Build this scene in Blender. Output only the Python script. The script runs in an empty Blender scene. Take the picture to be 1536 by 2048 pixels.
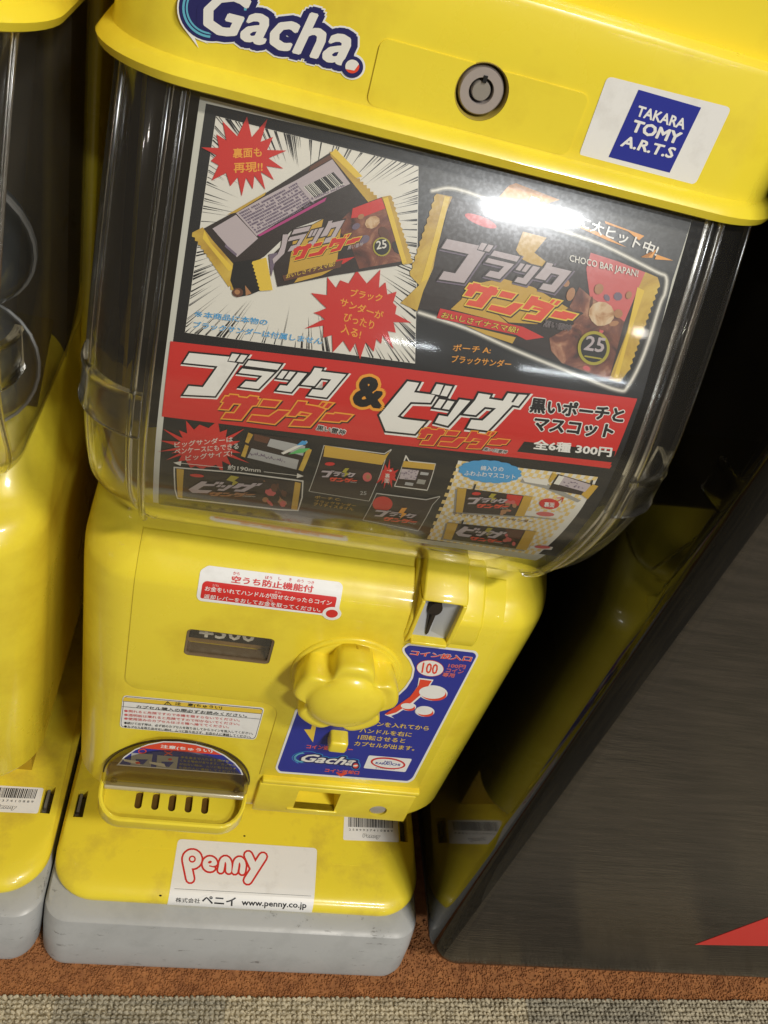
import bpy, bmesh, math, random
import numpy as np
from mathutils import Vector, Matrix
from mathutils.geometry import tessellate_polygon
random.seed(7)
SC = bpy.context.scene
COL = SC.collection
R_ = math.radians

# ------------------------------------------------------------------ camera
CAMP = np.array([-0.0721, -0.2829, 0.6456])
ROT = np.array([[0.9665, 0.1529, 0.2063], [-0.0543, -0.6637, 0.746], [0.251, -0.7322, -0.6331]])
FPX = 1700.0
cd = bpy.data.cameras.new('camera'); cam = bpy.data.objects.new('camera', cd); COL.objects.link(cam)
_x = Vector(ROT[:, 0]).normalized(); _z = -Vector(ROT[:, 2]); _z = (_z - _x * _z.dot(_x)).normalized(); _y = _z.cross(_x)
cam.matrix_world = Matrix(((_x[0], _y[0], _z[0], CAMP[0]), (_x[1], _y[1], _z[1], CAMP[1]), (_x[2], _y[2], _z[2], CAMP[2]), (0, 0, 0, 1)))
cd.sensor_fit = 'VERTICAL'; cd.sensor_height = 36; cd.lens = FPX / 2048 * 36
cd.clip_start = 0.01; cd.clip_end = 50
SC.camera = cam
# ------------------------------------------------------------------ world and lamps (a shop interior)
w = bpy.data.worlds.new('World'); SC.world = w; w.use_nodes = True
bg = w.node_tree.nodes['Background']; bg.inputs[0].default_value = (1.0, 0.86, 0.68, 1); bg.inputs[1].default_value = 0.115
def area(name, loc, target, sx, sy, energy, col):
    l = bpy.data.lights.new(name, 'AREA'); l.shape = 'RECTANGLE'; l.size = sx; l.size_y = sy; l.energy = energy; l.color = col
    o = bpy.data.objects.new(name, l); COL.objects.link(o); o.location = loc
    o.rotation_euler = (Vector(target) - Vector(loc)).to_track_quat('-Z', 'Y').to_euler()
    return o
area('ceiling_lamp', (0.90, -1.40, 2.5), (0, 0, 0.3), 0.34, 0.20, 40, (1.0, 0.94, 0.84))
area('ceiling_tube', (1.30, -3.22, 2.6), (0, 0, 0.5), 0.50, 0.12, 58, (0.96, 0.98, 1.0))
area('ceiling_tube', (2.0, -9.6, 2.6), (0, 0, 0.5), 0.7, 0.07, 5, (0.9, 0.96, 1.0))
area('ceiling_tube', (4.55, -9.55, 2.6), (0, 0, 0.5), 1.6, 0.08, 13, (0.9, 0.96, 1.0))
_r = random.Random(4)
for k in (0, 1, 7, 8):   # shop downlights seen as sparks in the clear plastic
    area('shop_downlight', (-5.5 + k * 1.3 + _r.uniform(-0.4, 0.4), -3.0 - _r.random() * 4.5, 2.5 + _r.random() * 0.5), (0, 0, 0.5), 0.13, 0.13, 2.2, (1.0, 0.92, 0.8))
SC.view_settings.view_transform = 'Standard'; SC.view_settings.look = 'None'
SC.view_settings.exposure = 0.1; SC.view_settings.gamma = 1.0
SC.cycles.max_bounces = 10; SC.cycles.transparent_max_bounces = 24; SC.cycles.glossy_bounces = 5; SC.cycles.transmission_bounces = 8
SC.cycles.caustics_reflective = False; SC.cycles.caustics_refractive = False

# ------------------------------------------------------------------ materials
def srgb(r, g, b):
    f = lambda c: (c / 255) / 12.92 if c / 255 <= 0.04045 else ((c / 255 + 0.055) / 1.055) ** 2.4
    return (f(r), f(g), f(b), 1)
MATS = {}
def pm(name, col, rough=0.5, metal=0.0, coat=0.0, ior=1.45, spec=0.5, sss=0.0):
    if name in MATS: return MATS[name]
    m = bpy.data.materials.new(name); m.use_nodes = True
    b = m.node_tree.nodes['Principled BSDF']
    b.inputs['Base Color'].default_value = col if len(col) == 4 else (*col, 1)
    b.inputs['Roughness'].default_value = rough; b.inputs['Metallic'].default_value = metal
    b.inputs['Coat Weight'].default_value = coat; b.inputs['IOR'].default_value = ior
    b.inputs['Coat Roughness'].default_value = 0.08
    b.inputs['Specular IOR Level'].default_value = spec
    if sss:
        b.inputs['Subsurface Weight'].default_value = sss; b.inputs['Subsurface Radius'].default_value = (0.006, 0.004, 0.001)
        b.inputs['Subsurface Scale'].default_value = 0.5
    MATS[name] = m
    return m
def nd(m, t, **kw):
    n = m.node_tree.nodes.new(t)
    for k, v in kw.items(): setattr(n, k, v)
    return n
def wear(m, c1, c2, scale, lo, hi, bump=0.0, bscale=300, rlo=None, rhi=None, stretch=(1, 1, 1)):
    """soft dirt mottling plus fine relief"""
    t = m.node_tree; b = t.nodes['Principled BSDF']
    tc = nd(m, 'ShaderNodeTexCoord'); mp = nd(m, 'ShaderNodeMapping'); mp.inputs['Scale'].default_value = stretch
    t.links.new(tc.outputs['Object'], mp.inputs[0])
    n = nd(m, 'ShaderNodeTexNoise'); n.inputs['Scale'].default_value = scale; n.inputs['Detail'].default_value = 8; n.inputs['Roughness'].default_value = 0.62
    t.links.new(mp.outputs[0], n.inputs['Vector'])
    r = nd(m, 'ShaderNodeValToRGB'); r.color_ramp.elements[0].position = lo; r.color_ramp.elements[1].position = hi
    r.color_ramp.elements[0].color = c2; r.color_ramp.elements[1].color = c1
    t.links.new(n.outputs['Fac'], r.inputs[0]); t.links.new(r.outputs[0], b.inputs['Base Color'])
    if rlo is not None:
        mr = nd(m, 'ShaderNodeMapRange'); mr.inputs[3].default_value = rhi; mr.inputs[4].default_value = rlo
        mr.inputs[1].default_value = 0.35; mr.inputs[2].default_value = 0.6
        t.links.new(n.outputs['Fac'], mr.inputs[0]); t.links.new(mr.outputs[0], b.inputs['Roughness'])
    if bump:
        n2 = nd(m, 'ShaderNodeTexNoise'); n2.inputs['Scale'].default_value = bscale; n2.inputs['Detail'].default_value = 4
        t.links.new(mp.outputs[0], n2.inputs['Vector'])
        bp_ = nd(m, 'ShaderNodeBump'); bp_.inputs['Strength'].default_value = bump; bp_.inputs['Distance'].default_value = 0.0006
        t.links.new(n2.outputs['Fac'], bp_.inputs['Height']); t.links.new(bp_.outputs[0], b.inputs['Normal'])
    return m
YEL = (0.86, 0.695, 0.045, 1)
yellow = wear(pm('yellow_plastic', YEL, 0.3, coat=0.35, sss=0.06), YEL, (0.70, 0.52, 0.03, 1), 14, 0.28, 0.5, 0.06, 260, 0.26, 0.4)
yellow2 = wear(pm('yellow_plastic_worn', YEL, 0.32, coat=0.25, sss=0.06), YEL, (0.60, 0.44, 0.045, 1), 26, 0.28, 0.52, 0.08, 240, 0.28, 0.46)
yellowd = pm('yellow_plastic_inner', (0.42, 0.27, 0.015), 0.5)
greyp = wear(pm('grey_bumper_plastic', (0.3, 0.31, 0.31), 0.38), (0.43, 0.435, 0.425, 1), (0.35, 0.355, 0.345, 1), 22, 0.30, 0.52, 0.12, 180, 0.33, 0.5)
white = wear(pm('white_paper', (0.82, 0.8, 0.76), 0.35, coat=0.3), (0.83, 0.82, 0.79, 1), (0.74, 0.725, 0.69, 1), 60, 0.28, 0.42)
cream = pm('print_cream', (0.76, 0.74, 0.68), 0.4)
black = pm('print_black', (0.012, 0.012, 0.013), 0.35)
choc = pm('print_chocolate', (0.028, 0.018, 0.016), 0.4)
red = pm('print_red', (0.62, 0.03, 0.025), 0.35)
red2 = pm('print_soft_red', (0.62, 0.12, 0.12), 0.4)
redb = pm('print_bright_red', (0.75, 0.07, 0.03), 0.4)
orange = pm('print_orange', (0.85, 0.36, 0.04), 0.4)
pyel = pm('print_yellow', (0.78, 0.55, 0.06), 0.4)
pyel2 = pm('print_mustard', (0.58, 0.36, 0.05), 0.4)
blue = pm('print_navy', (0.025, 0.035, 0.30), 0.35)
navy = pm('print_dark_navy', (0.02, 0.02, 0.11), 0.35)
cyan = pm('print_sky_blue', (0.06, 0.33, 0.66), 0.4)
teal = pm('print_teal', (0.12, 0.42, 0.55), 0.4)
lilac = pm('print_lilac', (0.50, 0.43, 0.46), 0.4)
lilacd = pm('print_grey_violet', (0.17, 0.13, 0.19), 0.4)
magenta = pm('print_magenta', (0.45, 0.05, 0.22), 0.4)
brown = pm('print_brown', (0.12, 0.045, 0.025), 0.4)
tan = pm('print_tan', (0.42, 0.2, 0.09), 0.4)
pale = pm('print_pale_cream', (0.72, 0.55, 0.40), 0.4)
gold = pm('print_gold', (0.42, 0.36, 0.04), 0.35)
glowg = pm('print_grey', (0.15, 0.15, 0.14), 0.4)
glow2 = pm('print_light_grey', (0.34, 0.33, 0.30), 0.4)
green = pm('print_green', (0.12, 0.5, 0.15), 0.4)
def photo_print(name, cols, sc, seed):
    m = pm(name, cols[0], 0.4); t = m.node_tree; b = t.nodes['Principled BSDF']
    tc = nd(m, 'ShaderNodeTexCoord'); mp = nd(m, 'ShaderNodeMapping'); mp.inputs['Location'].default_value = (seed, seed, 0); t.links.new(tc.outputs['Object'], mp.inputs[0])
    n = nd(m, 'ShaderNodeTexNoise'); n.inputs['Scale'].default_value = sc; n.inputs['Detail'].default_value = 5; n.inputs['Roughness'].default_value = 0.6; n.inputs['Distortion'].default_value = 1.2; t.links.new(mp.outputs[0], n.inputs['Vector'])
    r = nd(m, 'ShaderNodeValToRGB'); e = r.color_ramp.elements; e[0].position = 0.3; e[0].color = cols[0]; e[1].position = 0.8; e[1].color = cols[-1]
    for k, c in enumerate(cols[1:-1]): q = e.new(0.42 + 0.12 * k); q.color = c
    t.links.new(n.outputs['Fac'], r.inputs[0]); t.links.new(r.outputs[0], b.inputs['Base Color']); return m
chocphoto = photo_print('print_chocolate_photo', [(0.03, 0.013, 0.01, 1), (0.13, 0.04, 0.028, 1), (0.22, 0.075, 0.045, 1), (0.42, 0.20, 0.12, 1), (0.6, 0.42, 0.28, 1)], 95, 2.0)
nutphoto = photo_print('print_wafer_photo', [(0.25, 0.10, 0.04, 1), (0.48, 0.26, 0.12, 1), (0.66, 0.46, 0.28, 1), (0.75, 0.66, 0.5, 1)], 110, 5.0)
foilphoto = photo_print('print_foil', [(0.36, 0.2, 0.03, 1), (0.50, 0.31, 0.045, 1), (0.60, 0.40, 0.06, 1), (0.75, 0.56, 0.12, 1)], 45, 9.0)
chk = pm('print_pale_yellow', (0.78, 0.58, 0.22), 0.4)
greyprint = pm('print_mid_grey', (0.42, 0.42, 0.42), 0.4)
darkhole = pm('dark_cavity', (0.02, 0.014, 0.01), 0.7)
darkin = pm('dark_interior', (0.06, 0.05, 0.035), 0.6)
browncard = wear(pm('brown_price_card', (0.2, 0.13, 0.05), 0.4), (0.42, 0.27, 0.11, 1), (0.24, 0.15, 0.055, 1), 60, 0.35, 0.6)
chrome = pm('chrome', (0.72, 0.70, 0.66), 0.2, metal=0.7)
chromed = pm('brushed_steel', (0.36, 0.33, 0.30), 0.3, metal=1.0)
plate = pm('grey_coin_plate', (0.42, 0.43, 0.44), 0.4)
def scuffs(m, col, amount=0.70, sc=(60, 60, 260), seed=0.0):
    t = m.node_tree; b = t.nodes['Principled BSDF']; src = b.inputs['Base Color'].links[0].from_socket
    tc = nd(m, 'ShaderNodeTexCoord'); mp = nd(m, 'ShaderNodeMapping'); mp.inputs['Scale'].default_value = sc; mp.inputs['Location'].default_value = (seed, seed, seed)
    t.links.new(tc.outputs['Object'], mp.inputs[0]); n = nd(m, 'ShaderNodeTexNoise'); n.inputs['Scale'].default_value = 1; n.inputs['Detail'].default_value = 6; n.inputs['Roughness'].default_value = 0.75
    t.links.new(mp.outputs[0], n.inputs['Vector']); mr = nd(m, 'ShaderNodeMapRange'); mr.inputs[1].default_value = amount; mr.inputs[2].default_value = amount + 0.05; mr.inputs[4].default_value = 0.7
    t.links.new(n.outputs['Fac'], mr.inputs[0]); mx = nd(m, 'ShaderNodeMix', data_type='RGBA'); t.links.new(mr.outputs[0], mx.inputs['Factor']); t.links.new(src, mx.inputs[6]); mx.inputs[7].default_value = col
    t.links.new(mx.outputs[2], b.inputs['Base Color']); return m
scuffs(greyp, (0.12, 0.115, 0.105, 1), 0.615); scuffs(yellow2, (0.30, 0.20, 0.03, 1), 0.675, (90, 90, 90), 3.1); scuffs(yellow, (0.40, 0.28, 0.03, 1), 0.71, (80, 80, 80), 7.7)
def clear_mat(name, tint, rough, f0=0.05, haze=0.0, bump=0.0):
    m = bpy.data.materials.new(name); m.use_nodes = True; t = m.node_tree
    t.nodes.remove(t.nodes['Principled BSDF']); out = t.nodes['Material Output']
    tr = nd(m, 'ShaderNodeBsdfTransparent'); tr.inputs[0].default_value = tint
    g = nd(m, 'ShaderNodeBsdfGlossy'); g.inputs['Roughness'].default_value = rough; g.inputs['Color'].default_value = (1, 1, 1, 1)
    ge = nd(m, 'ShaderNodeNewGeometry'); dt = nd(m, 'ShaderNodeVectorMath', operation='DOT_PRODUCT')
    t.links.new(ge.outputs['Normal'], dt.inputs[0]); t.links.new(ge.outputs['Incoming'], dt.inputs[1])
    ab = nd(m, 'ShaderNodeMath', operation='ABSOLUTE'); t.links.new(dt.outputs['Value'], ab.inputs[0])
    om_ = nd(m, 'ShaderNodeMath', operation='SUBTRACT'); om_.inputs[0].default_value = 1.0; t.links.new(ab.outputs[0], om_.inputs[1])
    pw = nd(m, 'ShaderNodeMath', operation='POWER'); pw.inputs[1].default_value = 3.3; t.links.new(om_.outputs[0], pw.inputs[0])
    mul = nd(m, 'ShaderNodeMath', operation='MULTIPLY_ADD'); mul.inputs[1].default_value = 0.85; mul.inputs[2].default_value = f0; t.links.new(pw.outputs[0], mul.inputs[0])
    mx = nd(m, 'ShaderNodeMixShader'); t.links.new(mul.outputs[0], mx.inputs[0])
    g2 = nd(m, 'ShaderNodeBsdfGlossy'); g2.inputs['Roughness'].default_value = 0.21
    # hairline scratches spread part of each highlight
    tc = nd(m, 'ShaderNodeTexCoord')
    n = nd(m, 'ShaderNodeTexNoise'); n.inputs['Scale'].default_value = 700; n.inputs['Detail'].default_value = 3
    t.links.new(tc.outputs['Object'], n.inputs['Vector'])
    mg = nd(m, 'ShaderNodeMixShader'); mr = nd(m, 'ShaderNodeMapRange'); mr.inputs[1].default_value = 0.45; mr.inputs[2].default_value = 0.62
    mr.inputs[3].default_value = haze * 0.8; mr.inputs[4].default_value = min(1, haze * 1.25)
    t.links.new(n.outputs['Fac'], mr.inputs[0]); t.links.new(mr.outputs[0], mg.inputs[0])
    t.links.new(g.outputs[0], mg.inputs[1]); t.links.new(g2.outputs[0], mg.inputs[2])
    t.links.new(tr.outputs[0], mx.inputs[1]); t.links.new(mg.outputs[0], mx.inputs[2])
    if bump:
        n3 = nd(m, 'ShaderNodeTexNoise'); n3.inputs['Scale'].default_value = 9; n3.inputs['Detail'].default_value = 1
        t.links.new(tc.outputs['Object'], n3.inputs['Vector'])
        bb = nd(m, 'ShaderNodeBump'); bb.inputs['Strength'].default_value = bump; bb.inputs['Distance'].default_value = 0.004
        t.links.new(n3.outputs['Fac'], bb.inputs['Height']); t.links.new(bb.outputs[0], g.inputs['Normal']); t.links.new(bb.outputs[0], g2.inputs['Normal'])
    df = nd(m, 'ShaderNodeBsdfDiffuse'); df.inputs[0].default_value = (0.75, 0.73, 0.68, 1); md = nd(m, 'ShaderNodeMixShader'); md.inputs[0].default_value = 0.012   # pale diffuse mixed in evenly, haze painted into the plastic
    t.links.new(mx.outputs[0], md.inputs[1]); t.links.new(df.outputs[0], md.inputs[2]); t.links.new(md.outputs[0], out.inputs[0])
    MATS[name] = m
    return m
dome_m = clear_mat('clear_dome_plastic', (0.93, 0.925, 0.90, 1), 0.055, f0=0.062, haze=0.42, bump=0.0)
window_m = clear_mat('clear_window_plastic', (0.95, 0.93, 0.88, 1), 0.05, haze=0.1)
flap_m = clear_mat('clear_flap_plastic', (0.66, 0.61, 0.50, 1), 0.10, haze=0.4)
def glass_mat(name, col, rough):
    m = bpy.data.materials.new(name); m.use_nodes = True
    b = m.node_tree.nodes['Principled BSDF']; b.inputs['Base Color'].default_value = col
    b.inputs['Transmission Weight'].default_value = 1.0; b.inputs['Roughness'].default_value = rough; b.inputs['IOR'].default_value = 1.49
    return m
rib_m = glass_mat('thick_clear_plastic', (0.95, 0.94, 0.9, 1), 0.14)

# ------------------------------------------------------------------ helpers
def link(name, me, mats, parent=None, smooth=35):
    o = bpy.data.objects.new(name, me); COL.objects.link(o)
    for m in mats: me.materials.append(m)
    if smooth is not None:
        for p in me.polygons: p.use_smooth = True
        me.set_sharp_from_angle(angle=R_(smooth))
    if parent is not None: o.parent = parent
    return o
def frombm(name, bm, mats, parent=None, smooth=35):
    bmesh.ops.recalc_face_normals(bm, faces=bm.faces)
    me = bpy.data.meshes.new(name); bm.to_mesh(me); bm.free()
    return link(name, me, mats if isinstance(mats, (list, tuple)) else [mats], parent, smooth)
def thing(name, loc, label, cat, group=None):
    o = bpy.data.objects.new(name, None); COL.objects.link(o); o.location = loc; o.empty_display_size = 0.02
    o['label'] = label; o['category'] = cat
    if group: o['group'] = group
    return o
def box(bm, x0, x1, y0, y1, z0, z1, bev=0.0, seg=3):
    r = bmesh.ops.create_cube(bm, size=1)
    bmesh.ops.scale(bm, verts=r['verts'], vec=(x1 - x0, y1 - y0, z1 - z0))
    bmesh.ops.translate(bm, verts=r['verts'], vec=((x0 + x1) / 2, (y0 + y1) / 2, (z0 + z1) / 2))
    if bev:
        ed = list({e for v in r['verts'] for e in v.link_edges})
        bmesh.ops.bevel(bm, geom=ed, offset=bev, segments=seg, affect='EDGES', profile=0.5)
def cyl(bm, c, axis, r, h, n=40, r2=None, bev=0):
    M = Vector(axis).to_track_quat('Z', 'Y').to_matrix().to_4x4(); M.translation = Vector(c)
    res = bmesh.ops.create_cone(bm, cap_ends=True, segments=n, radius1=r, radius2=r if r2 is None else r2, depth=h, matrix=M)
    if bev:
        ed = [e for e in {e for v in res['verts'] for e in v.link_edges} if len(e.link_faces) == 2 and any(len(f.verts) > 4 for f in e.link_faces)]
        bmesh.ops.bevel(bm, geom=ed, offset=bev, segments=3, affect='EDGES', profile=0.5)
def prism(bm, pts, f0, f1):
    """closed polygon pts; f0/f1 map a 2-D point to the near/far 3-D position"""
    a = [bm.verts.new(f0(p)) for p in pts]; b = [bm.verts.new(f1(p)) for p in pts]
    n = len(pts)
    for i in range(n): bm.faces.new((a[i], a[(i + 1) % n], b[(i + 1) % n], b[i]))
    for tri in tessellate_polygon([[Vector((p[0], p[1], 0)) for p in pts]]):
        try: bm.faces.new([a[i] for i in tri]); bm.faces.new([b[i] for i in tri])
        except ValueError: pass
def rrect(x0, x1, z0, z1, r, n=6):
    out = []
    for cx, cz, a0 in ((x1 - r, z1 - r, 0), (x0 + r, z1 - r, 90), (x0 + r, z0 + r, 180), (x1 - r, z0 + r, 270)):
        for k in range(n + 1):
            a = R_(a0 + 90 * k / n); out.append((cx + r * math.cos(a), cz + r * math.sin(a)))
    return out
def loft(bm, rings, yb, n=8, caps=True):
    """rings of (front_y, z, half_width, corner_radius): rounded-front boxes stacked in height"""
    prev = None; first = None
    for (yf, z, hw, r) in rings:
        pts = [(-hw, yb)]
        for k in range(n + 1):
            a = math.pi + math.pi / 2 * k / n; pts.append((-hw + r + r * math.cos(a), yf + r + r * math.sin(a)))
        for k in range(n + 1):
            a = 1.5 * math.pi + math.pi / 2 * k / n; pts.append((hw - r + r * math.cos(a), yf + r + r * math.sin(a)))
        pts.append((hw, yb))
        vs = [bm.verts.new((x, y, z)) for x, y in pts]
        if prev:
            m = len(vs)
            for i in range(m): bm.faces.new((prev[i], prev[(i + 1) % m], vs[(i + 1) % m], vs[i]))
        else: first = vs
        prev = vs
    if caps: bm.faces.new(first); bm.faces.new(prev)
def cutout(o, cutters, name='c'):
    """subtract closed cutter bmeshes from an object and bake the result"""
    for bm in cutters:
        bmesh.ops.recalc_face_normals(bm, faces=bm.faces)
        me = bpy.data.meshes.new(name); bm.to_mesh(me); bm.free()
        c = bpy.data.objects.new(name, me); COL.objects.link(c)
        md = o.modifiers.new('b', 'BOOLEAN'); md.operation = 'DIFFERENCE'; md.object = c; md.solver = 'EXACT'
        dg = bpy.context.evaluated_depsgraph_get(); dg.update()
        new = bpy.data.meshes.new_from_object(o.evaluated_get(dg))
        o.modifiers.clear(); o.data = new
        bpy.data.objects.remove(c)
    for p in o.data.polygons: p.use_smooth = True
    o.data.set_sharp_from_angle(angle=R_(35))
def catmull(pts, per=10):
    P = [np.array(p, float) for p in pts]; P = [2 * P[0] - P[1]] + P + [2 * P[-1] - P[-2]]; out = []
    for i in range(1, len(P) - 2):
        for k in range(per):
            t = k / per
            out.append(0.5 * ((2 * P[i]) + (-P[i - 1] + P[i + 1]) * t + (2 * P[i - 1] - 5 * P[i] + 4 * P[i + 1] - P[i + 2]) * t * t + (-P[i - 1] + 3 * P[i] - 3 * P[i + 1] + P[i + 2]) * t ** 3))
    out.append(P[-2]); return [tuple(p) for p in out]
def simplify(pts, tol):
    a, b = np.array(pts[0]), np.array(pts[-1]); e = b - a; L = np.hypot(*e)
    if len(pts) < 3: return [pts[0], pts[-1]]
    d = [abs(e[0] * (p[1] - a[1]) - e[1] * (p[0] - a[0])) / L for p in pts[1:-1]]
    k = int(np.argmax(d))
    if d[k] < tol: return [pts[0], pts[-1]]
    return simplify(pts[:k + 2], tol)[:-1] + simplify(pts[k + 1:], tol)

class Surf:
    """a sheet ruled along x over a (y, z) profile listed from bottom to top; design coordinates are (x, s)"""
    def __init__(self, prof, off=0.0, tol=2e-5):
        p = np.array(simplify([tuple(q) for q in prof], tol))
        t = np.diff(p, axis=0); t /= np.linalg.norm(t, axis=1)[:, None]
        n = np.stack([-t[:, 1], t[:, 0]], 1)
        vn = np.vstack([n[:1], (n[:-1] + n[1:]) / 2, n[-1:]]); vn /= np.linalg.norm(vn, axis=1)[:, None]
        self.p = p + vn * off; self.n = vn
        self.s = np.concatenate([[0], np.cumsum(np.linalg.norm(np.diff(self.p, axis=0), axis=1))])
    def px(self, P):
        """where sight lines of photo points meet this surface"""
        P = np.atleast_2d(np.array(P, float)); d = np.stack([P[:, 0] - 768, P[:, 1] - 1024, np.full(len(P), FPX)], 1) @ ROT.T
        best = np.full(len(P), 1e9); bs = np.zeros(len(P)); n = len(self.p) - 1
        for i in range(n):
            A = self.p[i]; e = self.p[i + 1] - A
            den = d[:, 1] * e[1] - d[:, 2] * e[0]
            t = ((A[0] - CAMP[1]) * e[1] - (A[1] - CAMP[2]) * e[0]) / den
            yy = CAMP[1] + t * d[:, 1]; zz = CAMP[2] + t * d[:, 2]
            u = ((yy - A[0]) * e[0] + (zz - A[1]) * e[1]) / (e @ e)
            lo = -1e-6 if i else -3.0; hi = 1 + 1e-6 if i < n - 1 else 4.0
            ok = (u >= lo) & (u <= hi) & (t > 0)
            pen = np.where((u < -1e-6) | (u > 1 + 1e-6), 10, 0) + t
            up = ok & (pen < best); best[up] = pen[up]; bs[up] = self.s[i] + u[up] * (self.s[i + 1] - self.s[i])
            if i == 0: T = t.copy()
            T = np.where(up, t, T)
        x = CAMP[0] + T * d[:, 0]
        return np.stack([x, bs], 1)
    def at(self, x, s, off=0.0):
        y = np.interp(s, self.s, self.p[:, 0]); z = np.interp(s, self.s, self.p[:, 1])
        ny = np.interp(s, self.s, self.n[:, 0]); nz = np.interp(s, self.s, self.n[:, 1])
        # continue the end segments beyond the listed profile
        y = np.where(s < 0, self.p[0, 0] + s * (self.p[1, 0] - self.p[0, 0]) / (self.s[1]), y); z = np.where(s < 0, self.p[0, 1] + s * (self.p[1, 1] - self.p[0, 1]) / (self.s[1]), z)
        L = self.s[-1]; ds = L - self.s[-2]
        y = np.where(s > L, self.p[-1, 0] + (s - L) * (self.p[-1, 0] - self.p[-2, 0]) / ds, y); z = np.where(s > L, self.p[-1, 1] + (s - L) * (self.p[-1, 1] - self.p[-2, 1]) / ds, z)
        return np.stack([x + 0 * y, y + ny * off, z + nz * off], -1)

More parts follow.
